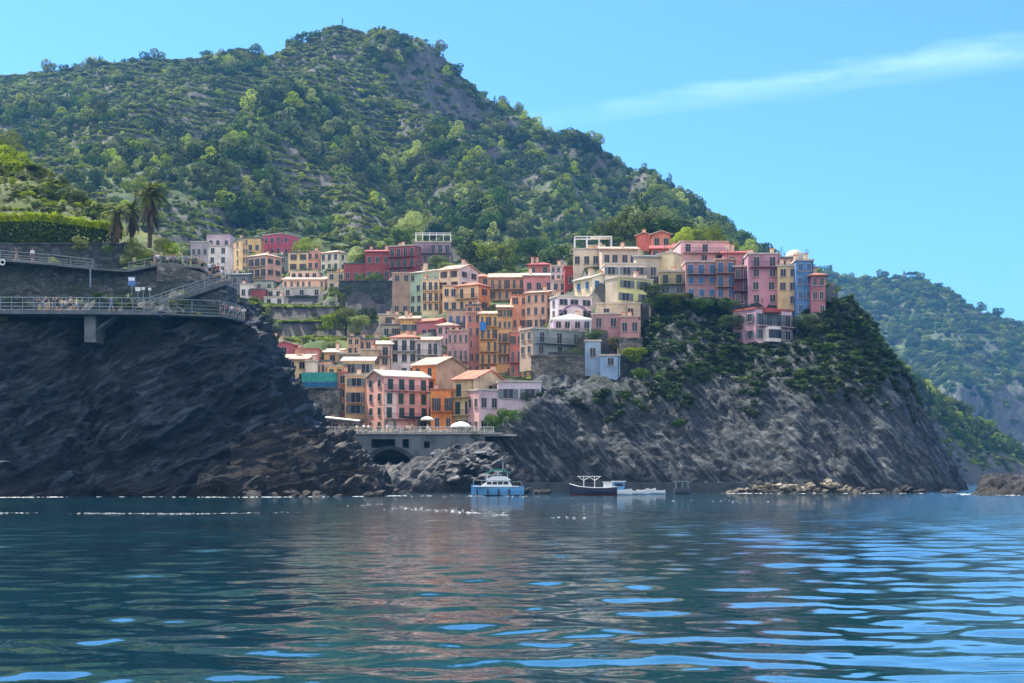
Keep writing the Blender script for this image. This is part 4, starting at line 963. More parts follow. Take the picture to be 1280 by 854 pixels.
# ------------------------------------------------------------------ foliage
def crown_mesh(name, seed, n, leaf, mat, lobes=8, squash=0.8, shape='round'):
    g = np.random.default_rng(seed)
    if shape == 'round':
        C = g.normal(size=(lobes, 3))*np.array([0.42, 0.42, 0.30]); Rr = 0.36+0.26*g.random(lobes)
    elif shape == 'cone':
        h = np.linspace(-0.8, 1.5, lobes); C = np.stack([g.normal(size=lobes)*0.10, g.normal(size=lobes)*0.10, h], 1); Rr = 0.55*(1-(h+0.8)/2.6)+0.10
    else:  # flat umbrella
        C = g.normal(size=(lobes, 3))*np.array([0.55, 0.55, 0.10]); Rr = 0.30+0.15*g.random(lobes)
    wgt = Rr**2/(Rr**2).sum(); li = g.choice(lobes, size=n*2, p=wgt)
    d = g.normal(size=(n*2, 3)); d /= np.linalg.norm(d, axis=1)[:, None]
    rad = Rr[li]*(1-0.22*g.random(n*2)**2)
    P = C[li] + d*rad[:, None]*np.array([1, 1, squash])
    # drop leaves buried deep inside other lobes
    inside = np.zeros(n*2, bool)
    for k in range(lobes): inside |= (np.linalg.norm((P-C[k])/np.array([1,1,squash]), axis=1) < Rr[k]*0.72)
    P = P[~inside][:n]; d = d[~inside][:n]; n = len(P)
    nrm = d + g.normal(size=(n, 3))*0.55; nrm /= np.linalg.norm(nrm, axis=1)[:, None]
    a = np.cross(nrm, g.normal(size=(n, 3))); a /= np.linalg.norm(a, axis=1)[:, None]; b = np.cross(nrm, a)
    s = leaf*(0.6+0.8*g.random(n))[:, None]
    V = np.stack([P-a*s, P-b*s*0.55+nrm*s*0.2, P+a*s, P+b*s*0.55-nrm*s*0.1], 1).reshape(-1, 3)
    return np_mesh(name, V, np.arange(4*n).reshape(n, 4), mat)
def trunk_mesh(seed, h=1.6):
    r = random.Random(seed); m = MB(); lean = (r.uniform(-.12,.12), r.uniform(-.12,.12))
    m.tube([(0,0,-0.3),(lean[0]*0.4,lean[1]*0.4,h*0.4),(lean[0],lean[1],h)], [0.11,0.085,0.05], 7)
    for k in range(4):
        a = r.uniform(0, 6.28); m.tube([(lean[0]*0.6,lean[1]*0.6,h*(0.55+0.08*k)),(math.cos(a)*0.35,math.sin(a)*0.35,h*(0.85+0.05*k))], [0.045,0.02], 5)
    return m.mesh("trunk", M['bark'])
CR = [crown_mesh("crown", 100+i, 1000, 0.105, M['leafA' if i % 2 else 'leafB'], 8+i) for i in range(6)]
CRB = crown_mesh("crown", 200, 1000, 0.10, M['leafC'], 9)
CRC = crown_mesh("crown", 201, 1000, 0.09, M['leafB'], 10, 1.0, 'cone')
CRF = crown_mesh("crown", 202, 900, 0.09, M['leafB'], 12, 0.6, 'flat')
FINE = [crown_mesh("crown", 300+i, 5200, 0.045, M[k], 12) for i, k in enumerate(('leafA','leafB','leafC'))]
TR = [trunk_mesh(i) for i in range(4)]
M['leafD'] = leaf_mat('shade_foliage', (28, 46, 24), (66, 84, 36), 0.1)  # darker leaf tone with the shade put into its colour
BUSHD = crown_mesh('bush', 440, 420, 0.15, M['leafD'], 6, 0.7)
BUSH = [crown_mesh("bush", 400+i, 420, 0.15, M[k], 6, 0.7) for i, k in enumerate(('leafA','leafC','leafB','leafA'))]
def make_tree(crown, trunk, loc, rad, label, group=None, name="tree", zoff=1.35, cat="tree", squash=1.0):
    root = empty(name, loc, random.uniform(0, 6.28)); tag(root, label, cat, group); root.scale = (rad, rad, rad*squash)
    mesh_obj("trunk", trunk, root); mesh_obj("crown", crown, root, loc=(0, 0, zoff)); return root
def make_shrub(crown, loc, rad, label, group=None, squash=0.8, name="shrub"):
    o = mesh_obj(name, crown, None, loc=loc, rot=(0,0,random.uniform(0,6.28)), scale=(rad, rad, rad*squash)); return tag(o, label, "shrub", group)

def inst(name, pts, scl, rots, meshes):
    """stuff: one object whose points carry copies of a few small crowns"""
    c = bpy.data.collections.new(name+"_kinds")
    for i, m_ in enumerate(meshes):
        ob = bpy.data.objects.new(name+"_kind", m_); c.objects.link(ob)
    me = bpy.data.meshes.new(name); me.vertices.add(len(pts)); me.vertices.foreach_set('co', np.asarray(pts, np.float32).ravel())
    a = me.attributes.new('sc', 'FLOAT_VECTOR', 'POINT'); a.data.foreach_set('vector', np.asarray(scl, np.float32).ravel())
    a = me.attributes.new('rt', 'FLOAT_VECTOR', 'POINT'); a.data.foreach_set('vector', np.asarray(rots, np.float32).ravel())
    me.update(); o = mesh_obj(name, me)
    ng = bpy.data.node_groups.new(name+"_scatter", 'GeometryNodeTree')
    ng.interface.new_socket("Geometry", in_out='INPUT', socket_type='NodeSocketGeometry'); ng.interface.new_socket("Geometry", in_out='OUTPUT', socket_type='NodeSocketGeometry')
    gi = ng.nodes.new('NodeGroupInput'); go = ng.nodes.new('NodeGroupOutput'); ip = ng.nodes.new('GeometryNodeInstanceOnPoints'); ci = ng.nodes.new('GeometryNodeCollectionInfo')
    ci.inputs[0].default_value = c; ci.inputs[1].default_value = True; ci.inputs[2].default_value = True
    def attr(nm):
        n = ng.nodes.new('GeometryNodeInputNamedAttribute'); n.data_type = 'FLOAT_VECTOR'; n.inputs[0].default_value = nm
        return next(s for s in n.outputs if s.enabled and s.name == 'Attribute')
    ng.links.new(gi.outputs[0], ip.inputs['Points']); ng.links.new(ci.outputs[0], ip.inputs['Instance']); ip.inputs['Pick Instance'].default_value = True
    ng.links.new(attr('rt'), ip.inputs['Rotation']); ng.links.new(attr('sc'), ip.inputs['Scale']); ng.links.new(ip.outputs[0], go.inputs[0])
    md = o.modifiers.new("scatter", 'NODES'); md.node_group = ng
    return tag(o, kind='stuff')

def hillz(x, y):
    """height of the built hillside mesh (bilinear on its grid)"""
    fx_ = (x+560)/(1020)*(nx-1); t = ((y-250)/900)**(1/1.35)*(ny-1)
    fx_ = np.clip(fx_, 0, nx-1.001); t = np.clip(t, 0, ny-1.001); i = fx_.astype(int); j = t.astype(int); u = fx_-i; v = t-j
    return Zr[j,i]*(1-u)*(1-v)+Zr[j,i+1]*u*(1-v)+Zr[j+1,i]*(1-u)*v+Zr[j+1,i+1]*u*v
def scatter_pts(n, ymin, ymax, seed, smax):
    g = np.random.default_rng(seed); y = ymin+(ymax-ymin)*g.random(n)**0.9; x = ((-60+1400*g.random(n))-640)/F*y
    z = hillz(x, y); sx = (hillz(x+2, y)-hillz(x-2, y))/4; sy = (hillz(x, y+2)-hillz(x, y-2))/4
    k = np.hypot(sx, sy); ok = (k < smax) & (z > 6); return x[ok], y[ok], z[ok], k[ok]
HB = []     # footprints of the houses, so nothing grows through them
for h in H: HB.append(((h[1]+h[2])/2, (h[2]-h[1])/2, h[6], h[4]))
def clear_of_houses(x, y):
    px = 640+x/y*F; ok = np.ones(len(x), bool)
    for c, hw, Yh, _ in HB: ok &= ~((np.abs(px-c) < hw+6) & (y > Yh-5) & (y < Yh+13))
    return ok
rock_noise = lambda x, y: fbm(x/55, y/55, 44.0, 4)
x, y, z, k = scatter_pts(30000, 375, 1080, 5, 1.5)
tmk = terr_mask(x, y); g = np.random.default_rng(3)
clump = fbm(x/32, y/32, 12.0, 3)
keep = (g.random(len(x)) < np.clip(0.72 + clump*2.2 - tmk*0.95, 0.03, 0.98)) & (rock_noise(x, y) > -0.42) & clear_of_houses(x, y)
pxx = 640+x/y*F; pyy = HOR-(z-CAM_H)/y*F
field = (pxx > 300) & (pxx < 500) & (y < 400)
keep &= ~((pxx > 240) & (pxx < 432) & (y < 500)) & ~field & ~((pxx > 1035) & (y < 620)) & ((y > 430) | (g.random(len(x)) < 0.5))
x, y, z = x[keep], y[keep], z[keep]
rad = (1-0.38*terr_mask(x, y))*(1.7+2.6*g.random(len(x))**1.5)*(0.8+0.5*np.clip(fbm(x/80, y/80, 2.2, 2)+0.3, 0, 1))
# sight test, then the 300 that show largest become trees of their own
vis = np.zeros(len(x), bool); camv = Vector((0, 0, CAM_H))
pxx = 640+x/y*F; pyy = HOR-(z+rad-CAM_H)/y*F
for i in range(len(x)):
    if -10 < pxx[i] < 1290 and pyy[i] < 560:
        t = Vector((x[i], y[i], z[i]+rad[i]*1.7)); d = t-camv; dist = d.length; h_ = hill_bvh.ray_cast(camv, d.normalized(), dist-1.0)
        vis[i] = h_[0] is None
hid_village = ((pxx > 250) & (pxx < 1035) & (pyy > 345)) | ((pxx < 270) & (pyy > 290))
size = np.where(vis & ~hid_village, rad/y, 0); order = np.argsort(-size)[:300]; ind = np.zeros(len(x), bool); ind[order] = True
keepvis = vis | (g.random(len(x)) < 0.15)
def region(px, py):
    if px < 240: return "left of the upper hamlet"
    if px < 420 and py > 240: return "just above the upper hamlet"
    if px < 420: return "in the left basin"
    if px < 580 and py > 250: return "above the dark red building"
    if px < 700 and py > 200: return "right of the dark red building"
    if px < 700: return "on the central spur"
    if px < 850: return "behind the white terrace house"
    return "behind the headland houses"
def level(py): return "high up " if py < 110 else ("well above the roofs " if py < 190 else ("midway " if py < 250 else "low down "))
KN = ["dark green", "olive green", "grey green", "dull green", "deep green", "brownish green"]
for c, i in enumerate(order):
    kd = int(g.integers(0, 6)); cm = CR[kd]; nm = KN[kd]
    if g.random() < 0.10: cm = CRB; nm = "bright yellow green"
    elif g.random() < 0.06: cm = CRC; nm = "pointed dark"
    q = "broad" if rad[i] > 4 else ("middling" if rad[i] > 3 else "small")
    rg_ = region(pxx[i], pyy[i])
    make_tree(cm, TR[kd % 4], (x[i], y[i], z[i]-0.3), rad[i], f"{q} {nm} tree {level(pyy[i])}{rg_}", "trees of the hillside wood")
m_ = keepvis & ~ind
gg = np.random.default_rng(8); nI = int(m_.sum())
inst("forest", np.stack([x[m_], y[m_], z[m_]+rad[m_]*0.55], 1), np.stack([rad[m_]*(0.85+0.3*gg.random(nI)), rad[m_]*(0.85+0.3*gg.random(nI)), rad[m_]*(0.9+0.4*gg.random(nI))], 1),
     np.stack([gg.normal(0, .1, nI), gg.normal(0, .1, nI), gg.random(nI)*6.28], 1), CR + [CRB, CRC, CR[0], CR[2]])
# low scrub and vines on the terraces
x, y, z, k = scatter_pts(70000, 275, 1060, 15, 2.6); g = np.random.default_rng(4)
keep = (g.random(len(x)) < np.clip(0.55+fbm(x/14, y/14, 5.0, 3), 0.1, 1)) & clear_of_houses(x, y)
x, y, z = x[keep], y[keep], z[keep]; pxx = 640+x/y*F
kk = (y > 264) & ~((pxx > 1100) & (y < 600) & (g.random(len(x)) < .25)); x, y, z = x[kk], y[kk], z[kk]
s = (0.5+1.0*g.random(len(x))**2)*np.clip(0.6+(y-330)/350, 0.6, 1.7); n_ = len(x)
inst("undergrowth", np.stack([x, y, z+s*0.25], 1), np.stack([s*1.2, s, s*0.9], 1), np.stack([np.zeros(n_), np.zeros(n_), g.random(n_)*6.28], 1), BUSH)
# rows of vines and hedges along the edges of the terraces
x, y, z, k = scatter_pts(420000, 330, 1060, 55, 2.6); g = np.random.default_rng(14)
q = z/4.2 + 0.25*fbm(x/25, y/25, 1.0, 2); fq = q-np.floor(q)
kk = ((fq > 0.90) | (fq < 0.10)) & (terr_mask(x, y) > 0.40) & clear_of_houses(x, y) & (fbm(x/12, y/12, 8, 2) > -0.15)
x, y, z = x[kk], y[kk], z[kk]; s = (0.7+0.6*g.random(len(x)))*np.clip(y/600, .8, 1.6); n_ = len(x); print("vines", n_)
inst("vine_rows", np.stack([x, y, z+s*0.3], 1), np.stack([s*1.6, s, s*0.8], 1), np.stack([np.zeros(n_), np.zeros(n_), g.normal(0, .3, n_)], 1), [BUSH[1], BUSH[0], BUSH[1]])
# far side of the bay
g = np.random.default_rng(21); n_ = 30000; x = 210+680*g.random(n_); y = 1390+900*g.random(n_)
fi = (x-200)/700*299; fj = (y-1380)/920*329; z = FZ[fj.astype(int), fi.astype(int)]
px = 640+x/y*F; py = HOR-(z-2)/y*F
kk = (px > 990) & (px < 1300) & (z > 4) & (g.random(n_) < np.clip(0.75+1.6*fbm(x/60, y/60, 1, 3), 0.15, 1)*np.where(z > 100, 1, 0.4))
x, y, z = x[kk], y[kk], z[kk]; s = 2.6+3.4*g.random(len(x))**2; n_ = len(x)
inst("far_forest", np.stack([x, y, z+s*0.4], 1), np.stack([s, s, s], 1), np.stack([np.zeros(n_), np.zeros(n_), g.random(n_)*6.28], 1), CR)

# scrub on the headland cliff and on the edges of the left cliff
def cliff_scrub(name, G, cond, n, smin, smax, seed, kinds, out_=0.5):
    g = np.random.default_rng(seed); nv, nu = G.shape[:2]
    j = g.integers(0, nv, n); i = g.integers(0, nu, n); P = G[j, i]; px = 640+P[:, 0]/P[:, 1]*F; py = HOR-(P[:, 2]-2)/P[:, 1]*F
    ok = cond(px, py, P, g); P = P[ok]; s = smin+(smax-smin)*g.random(len(P))**2
    inst(name, P+np.array([0, -0.25, 0.2]), np.stack([s*1.25, s, s*0.8], 1), np.stack([np.zeros(len(P)), np.zeros(len(P)), g.random(len(P))*6.28], 1), kinds)
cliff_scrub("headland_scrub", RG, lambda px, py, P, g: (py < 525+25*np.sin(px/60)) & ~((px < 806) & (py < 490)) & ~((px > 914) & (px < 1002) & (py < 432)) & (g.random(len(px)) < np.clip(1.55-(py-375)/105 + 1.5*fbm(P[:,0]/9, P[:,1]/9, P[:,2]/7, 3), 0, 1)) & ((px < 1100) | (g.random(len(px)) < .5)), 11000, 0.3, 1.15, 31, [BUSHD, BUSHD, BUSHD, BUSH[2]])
cliff_scrub("left_cliff_scrub", LG, lambda px, py, P, g: (py < 480) & (g.random(len(px)) < np.clip(0.5-(py-390)/60 + 1.2*fbm(P[:,0]/8, P[:,1]/8, P[:,2]/6, 3), 0, 1)), 2200, 0.25, 0.8, 32, [BUSH[2], BUSH[0]])
cliff_scrub("garden_scrub", GG, lambda px, py, P, g: (py > 170) & (px > -80) & (px < 150) & (py < 300) & (g.random(len(px)) < np.clip(0.75+1.5*fbm(P[:,0]/6, P[:,1]/6, P[:,2]/6, 3), 0, 1)), 9000, 0.3, 0.9, 33, [BUSH[0], BUSH[1], BUSH[1], BUSH[2]])
for i, (px, py, Y, r) in enumerate([(1032,402,283,2.0),(1042,412,284,2.2),(1052,420,286,2.4),(1060,432,286,2.2),(1068,440,287,2.3),(1056,446,282,2.2),(1076,450,287,2.0),(1085,458,288,2.2),(1072,464,281,2.4),(1094,468,288,1.9),(1104,478,288,2.0),(1090,482,281,2.0),(1112,490,290,1.8),(1048,432,281,1.9),(1038,422,279,1.8),(1120,505,290,1.6),(1026,396,282,1.4)]):
    p = at(px, py, Y); bright = i % 3 != 2  # bright ones carry the sunlit fringe in their leaf colour
    make_shrub(FINE[2 if bright else 1], p, r, ("sunlit yellow green" if bright else "dark green") + " shrub on the rim of the headland cliff", "shrubs on the rim of the headland cliff", 0.85)
for i, (px, py, Y, r, f) in enumerate([(812,362,282,2.2,1),(826,374,281,2.0,1),(845,372,280,2.0,0),(872,378,279,1.6,1),(905,380,279,1.6,1),(1005,400,279,2.4,1),(1020,410,278,2.2,0),(915,400,276,2.2,1),(800,470,262,2.6,1),(790,440,265,2.2,0)]):
    make_shrub(FINE[f], at(px, py, Y), r, ["dark green bush left of the olive house base","big dark bush below the olive house","dark bush under the wide mauve brown house","small dark bush under the tan brown house","small bush between the plum house and the cliff","large dark bush under the bright blue house","dark bush right under the dusty rose house","dark bush touching the white and pink villa","bush beside the overgrown rubble wall","bush above the overgrown rubble wall"][i], "bushes at the foot of the headland houses")
# trees among the houses
for px, py, Y, r, cm, lb in [
 (412,402,345,2.4,FINE[0],"pale olive tree on the terrace field beside the long stone wall"),(432,400,346,3.3,FINE[0],"broad olive yellow tree at the end of the terrace field"),(446,406,343,2.8,FINE[0],"grey olive tree right of the broad one on the terrace field"),
 (458,396,352,2.6,FINE[1],"dark tree below the retaining wall of the red building"),(420,374,382,2.6,FINE[0],"small olive tree between the hamlet and the red building"),(434,366,385,2.4,FINE[1],"dark bush tree under the low red wing"),
 (442,326,405,2.6,FINE[2],"yellow green tree in front of the low red wing"),(456,328,404,2.4,FINE[2],"yellow leaved tree left of the stepped red house"),(512,290,415,4.4,FINE[2],"big light green tree standing above the dark red block"),
 (498,298,412,3.2,FINE[1],"dark green tree beside the big light green one"),(374,316,445,3.2,FINE[2],"bright green tree beside the crimson house"),(392,314,448,2.6,FINE[2],"bright green bush tree behind the salmon house"),
 (546,330,376,3.0,FINE[0],"olive tree in front of the mauve pergola house"),(556,336,372,2.2,FINE[0],"small olive tree left of the tall cream gabled house"),(602,325,400,3.0,FINE[0],"olive tree behind the salmon tiled roof"),
 (416,436,318,2.0,FINE[0],"small tree by the pale orange house"),(403,446,303,1.6,FINE[1],"dark shrub tree between the salmon cottage and the orange one"),(854,302,325,2.4,FINE[2],"yellow green tree behind the pale pink upper house"),
 (870,296,330,2.2,FINE[0],"olive tree on the crest behind the headland houses"),(892,300,325,2.2,FINE[2],"light green tree right above the pale pink upper house"),(720,330,345,2.2,FINE[0],"olive tree behind the dark red cube house"),
 (976,330,292,0.9,FINE[1],"small dark cypress like tree on a headland roof"),(245,318,440,2.4,FINE[1],"dark tree left of the grey lilac house"),(478,500,268,1.3,FINE[0],"bare brownish tree in front of the cream and orange house"),
 (330,392,372,1.6,FINE[2],"light shrub tree at the left end of the upper terrace wall"),(468,352,392,2.6,FINE[1],"dark tree at the foot of the stepped red house")]:
    make_tree(cm, TR[int(px) % 4], at(px, py+ (r*1.35)/Y*F*0.8, Y), r, lb)
for px, py, Y, r, f, lb in [(745,419,270,1.5,1,"dark green bush on the terrace above the light blue tower"),(768,426,268,1.7,0,"green bush under the small rose house"),(790,428,268,1.4,1,"dark bush beside the cliff stairs"),
 (616,526,253,2.2,1,"dark bush mass between the lilac white house and the rocks"),(636,520,254,2.4,1,"dark bush on the rock slope under the lilac white house"),(655,500,258,2.4,1,"dark bush at the right corner of the lilac white house"),(600,544,251,2.0,1,"dark bush by the quay parasol")]:
    make_shrub(FINE[f], at(px, py, Y), r, lb)
# field edges: bright grass strips on top of the terrace walls
for (a, b, py0, py1, Y, nm) in [(322,428,385,387,373,1),(312,430,403,412,350,2)]:
    P = []; S = []; gq = np.random.default_rng(int(a))
    for i in range(170):
        px = a+(b-a)*gq.random(); t = (px-a)/(b-a); p = at(px, py0-1+ (0 if nm == 1 else 0), Y+gq.random()*2.5); P.append((p.x, p.y, p.z+0.15)); s = 0.35+0.35*gq.random(); S.append((s*1.5, s, s*0.7))
    inst("wall_top_grass", P, S, np.stack([np.zeros(170), np.zeros(170), gq.random(170)*6.28], 1), [BUSH[1]])

# skyline trees
for i, (px, py, Y, r, cm, lb) in enumerate([(384,48,915,5.0,CRF,"flat topped pine on the skyline left of the summit"),(372,54,920,3.4,CRF,"smaller flat pine beside the tall one on the skyline"),(362,58,925,2.8,CR[0],"round tree left of the skyline pines"),
 (60,84,990,5.0,CR[1],"tall round tree on the left skyline"),(80,88,988,3.4,CR[0],"small round tree beside the tall one on the left skyline"),(195,70,970,5.0,CR[3],"lumpy tree on the skyline above the left basin"),(182,66,972,4.2,CR[2],"tree touching the lumpy one on the skyline"),
 (258,66,960,3.4,CR[4],"small tree on the skyline plateau"),(320,64,945,4.0,CR[0],"round tree on the plateau left of the pines"),(548,74,888,4.2,CR[1],"dark tree on the steep skyline right of the summit"),(568,98,890,4.0,CR[2],"dark tree on the first step of the skyline"),
 (628,132,900,4.6,CR[3],"round tree standing proud on the mid skyline"),(648,136,900,3.8,CR[5],"tree right of the round one on the mid skyline"),(722,170,880,3.4,CR[2],"small tree on the smooth right skyline"),(770,196,862,2.6,CR[1],"tiny tree far down the right skyline"),
 (1035,346,1795,6.0,CR[0],"tree at the left end of the far skyline"),(1062,352,1780,6.0,CR[2],"round tree on the far skyline"),(1104,352,1760,6.5,CR[1],"dark tree left of the far mast"),(1142,354,1740,7.0,CRF,"flat tree right of the far mast"),(1150,356,1738,5.0,CR[1],"low tree beside the flat one on the far skyline"),(1226,394,1700,6.0,CR[3],"dark tree on the falling far skyline"),(1247,400,1695,7.0,CR[0],"last big tree on the falling far skyline")]):
    p = at(px, py, Y); k_ = (px-640)/F
    if Y < 1100: yy = np.linspace(500, 1120, 300); zz = hillz(k_*yy, yy)
    else: yy = np.linspace(1400, 2250, 300); zz = FZ[((yy-1380)/920*329).astype(int), np.clip((k_*yy-200)/700*299, 0, 299).astype(int)]
    q_ = int(np.argmax((zz-CAM_H)/yy)); make_tree(cm, TR[i % 4], (k_*yy[q_], yy[q_], zz[q_]-0.45*r), r, lb)
def mast(px, pyt, pyb, Y, lb):
    a = at(px, pyb, Y); b = at(px, pyt, Y); m = MB(); h = b.z-a.z; s = Y/900
    for k in range(4):
        c = (-1, 1)[k % 2]*0.5*s, (-1, 1)[k//2]*0.5*s; m.tube([(c[0], c[1], -3), (c[0]*0.3, c[1]*0.3, h)], 0.14*s, 5)
    for k in range(6): w_ = 0.5*s*(1-0.7*k/6); zk = h*k/6; m.tube([(-w_,-w_,zk),(w_,-w_,zk+h/7)], 0.08*s, 4); m.tube([(w_,w_,zk),(-w_,w_,zk+h/7)], 0.08*s, 4)
    m.tube([(-1.2*s,0,h*0.8),(1.2*s,0,h*0.8)], 0.1*s, 4)
    tag(m.build("radio_mast", M['grey'], None, loc=a), lb, "mast")
mast(428, 23, 40, 900, "thin radio mast on the summit of the mountain"); mast(1130, 338, 352, 1745, "tall lattice mast on the far skyline")

# ------------------------------------------------------------------ palms
def frond(mb, base, az, el0, ln, droop, w0=0.42, n=9, leaf=True):
    pts = []; p = Vector(base); el = el0
    for i in range(n+1):
        pts.append(p.copy()); d = Vector((math.cos(az)*math.cos(el), math.sin(az)*math.cos(el), math.sin(el))); p = p+d*ln/n; el -= droop/n
    side = Vector((-math.sin(az), math.cos(az), 0))
    for i in range(n):
        a, b = pts[i], pts[i+1]; mb.poly([a-side*0.03, a+side*0.03, b+side*0.02, b-side*0.02], [(0,1,2,3)])
        if i < 1: continue
        for s in (-1, 1):
            for q in (0, 0.5):
                c = a+(b-a)*q; t = (i+q)/n; L_ = w0*1.5*math.sin(math.pi*min(1, t*0.9+0.12)); tip = c+(side*s*0.8+(b-a).normalized()*0.7)*L_+Vector((0,0,-0.25*L_))
                mb.poly([c, c+(b-a)*0.42, tip], [(0,1,2)])
def palm(loc, h, rad, skirt, lb, seed, nf=46):
    r = random.Random(seed); root = empty("palm_tree", loc); tag(root, lb, "palm tree", None)
    t = MB(); t.tube([(0,0,-0.5),(0.05,0,h*0.3),(0.1,0.05,h*0.7),(0.1,0,h)], [0.30,0.27,0.26,0.34], 10)
    for k in range(int(h/0.18)): t.tube([(0.05,0,k*0.18),(0.05,0,k*0.18+0.05)], 0.31, 10)
    t.build("trunk", M['bark'], root)
    c = MB()
    for k in range(nf): frond(c, (0.1,0,h), r.uniform(0, 6.28), r.uniform(-0.3, 1.35), rad*r.uniform(0.85, 1.1), r.uniform(1.0, 1.9))
    c.build("crown", M['palm'], root)
    if skirt:
        s = MB()
        for k in range(60): frond(s, (0.1,0,h-r.random()*skirt*0.6), r.uniform(0, 6.28), r.uniform(-1.3, -0.5), skirt*r.uniform(0.5, 0.8), r.uniform(0.5, 0.9), 0.3)
        s.build("dead_fronds", M['palmdead'], root)
PY = 200
p = at(187, 305, PY); q = at(190, 243, PY); palm(p, q.z-p.z, 3.3, 4.2, "tall palm with a thick skirt of dead fronds above the cliff path", 1, 64)
p = at(146, 312, 201); q = at(148, 266, 201); palm(p, q.z-p.z, 2.5, 3.6, "shorter scruffy palm left of the tall palm", 2, 44)
p = at(164, 308, 204); q = at(166, 264, 204); palm(p, q.z-p.z, 2.0, 3.0, "dull palm squeezed between the tall and the scruffy palm", 3, 34)
for px, py, Y, r, f, lb in [(64,246,236,2.2,1,"dark garden tree on the left hill crest"),(84,248,234,2.2,1,"dark garden tree nearest the palms on the left hill"),(98,246,233,1.8,0,"small olive tree at the right end of the left hill crest"),(22,218,244,3.0,2,"sunlit yellow green tree on the left hill"),(44,228,243,2.2,0,"olive tree right of the sunlit tree on the left hill"),(4,205,248,3.2,2,"yellow leaved tree at the left border of the photo"),(112,270,226,1.4,1,"dark shrub tree behind the hedge end")]:
    make_tree(FINE[f], TR[px % 4], at(px, py+13, Y), r, lb, zoff=1.0)
for px, py, Y, r, f, lb in [(103,306,199,1.15,2,"pale spiky bush behind the upper path railing"),(168,310,199,1.3,2,"bright green bush at the foot of the tall palm"),(178,322,198,1.2,2,"bright bush hanging over the path wall under the palm"),(160,326,198,1.0,2,"light green bush left of the hanging bush"),(206,304,204,1.5,0,"olive bush right of the tall palm"),
  (180,332,197.2,0.8,1,"small dark bush on the wall face below the palm"),(68,328,195.6,0.7,2,"yellowish tuft growing on the wall under the upper path"),(216,312,203,1.2,2,"sunny bush beside the path people"),(132,314,200,1.4,1,"dark bush below the scruffy palm")]:
    make_shrub(FINE[f], at(px, py, Y), r, lb)
# clipped hedge
gq = np.random.default_rng(77); n_ = 40000
u = gq.random(n_); t3 = gq.random(n_)
pxs = -260+400*u; Yh = 206+ (u*0); face = gq.random(n_) < 0.6
zt = np.array([at(float(a), 268 + max(0, (float(a)-60))*0.16, 212).z for a in pxs[:1]])
P = np.empty((n_, 3)); 
topz = CAM_H+(HOR-(268+np.clip(pxs-60, 0, 80)*0.16))/F*202; botz = CAM_H+(HOR-(324+np.clip(pxs, 0, 80)*0.05))/F*202
P[:, 1] = np.where(face, 202+1.6*gq.random(n_)**3, 202+7*gq.random(n_)); P[:, 2] = np.where(face, botz+(topz-botz)*t3, topz+0.35*gq.normal(size=n_)*0.6+0.5*pnoise(pxs/9, 0, 0)); P[:, 0] = (pxs-640)/F*202
nn = np.where(face[:, None], np.array([0,-1.0,0.25]), np.array([0,-0.2,1.0]))+gq.normal(size=(n_, 3))*0.6; nn /= np.linalg.norm(nn, axis=1)[:, None]
a = np.cross(nn, gq.normal(size=(n_, 3))); a /= np.linalg.norm(a, axis=1)[:, None]; b = np.cross(nn, a); s = (0.13+0.10*gq.random(n_))[:, None]
V = np.stack([P-a*s, P-b*s*.6, P+a*s, P+b*s*.6], 1).reshape(-1, 3)
tag(mesh_obj("hedge", np_mesh("hedge", V, np.arange(4*n_).reshape(n_, 4), [M['leafC'], M['leafD']], mi=np.where(face & (t3 < .85), 1, 0))), "long clipped hedge with a sunlit top above the upper path", "hedge")  # sunlit top and shaded face put into two leaf colours
# ------------------------------------------------------------------ walkways on the left cliff
def railing(name, pts, hgt, lb, spacing=1.25, r=0.035, mesh_fill=True, mat='rail'):
    P = [Vector(p) for p in pts]; root = empty(name, P[0]); tag(root, lb, "railing"); o0 = P[0]; P = [p-o0 for p in P]
    rl = MB(); ps = MB(); ps.tube([(0,0,-0.05), (0,0,hgt)], r*1.2, 5); pm = ps.mesh("post", M[mat]); seen = set()
    for a, b in zip(P[:-1], P[1:]):
        n = max(1, round((b-a).length/spacing))
        for i in range(n+1):
            c = a+(b-a)*(i/n); key = (round(c.x, 1), round(c.y, 1))
            if key in seen or len(seen) > 95: continue
            seen.add(key); mesh_obj("post", pm, root, loc=c)
        rl.tube([a+Vector((0,0,hgt)), b+Vector((0,0,hgt))], r*1.3, 6)
        rl.tube([a+Vector((0,0,0.12)), b+Vector((0,0,0.12))], r*0.8, 5)
        for k in (0.33, 0.6): rl.tube([a+Vector((0,0,hgt*k)), b+Vector((0,0,hgt*k))], r*0.45, 4)
        if mesh_fill:
            m = max(1, int((b-a).length/0.22))
            for i in range(m): c = a+(b-a)*((i+.5)/m); rl.tube([c+Vector((0,0,0.12)), c+Vector((0,0,hgt))], r*0.22, 3, cap=False)
    rl.build("rails", M[mat], root); return root
def deck(name, pts_front, depth, th, mat, lb, cat, dr=(0,1,0)):
    mb = MB()
    for (a, b) in zip(pts_front[:-1], pts_front[1:]):
        a, b = Vector(a), Vector(b); d = Vector(dr)*depth; t = Vector((0,0,-th))
        mb.poly([a, b, b+d, a+d, a+t, b+t, b+d+t, a+d+t], [(0,1,2,3),(7,6,5,4),(0,4,5,1),(1,5,6,2),(2,6,7,3),(3,7,4,0)])
    return mb
YW = 183.0
w0 = [at(-300, 388, YW), at(0, 388, YW), at(110, 388.5, YW), at(197, 389.5, YW)]
m = deck("walkway", w0, 13, 0.42, None, "", "")
walk = empty("walkway", (0,0,0)); tag(walk, "concrete walkway deck jutting from the left cliff on a pillar", "walkway")
m.build("deck", M['concrete'], walk)
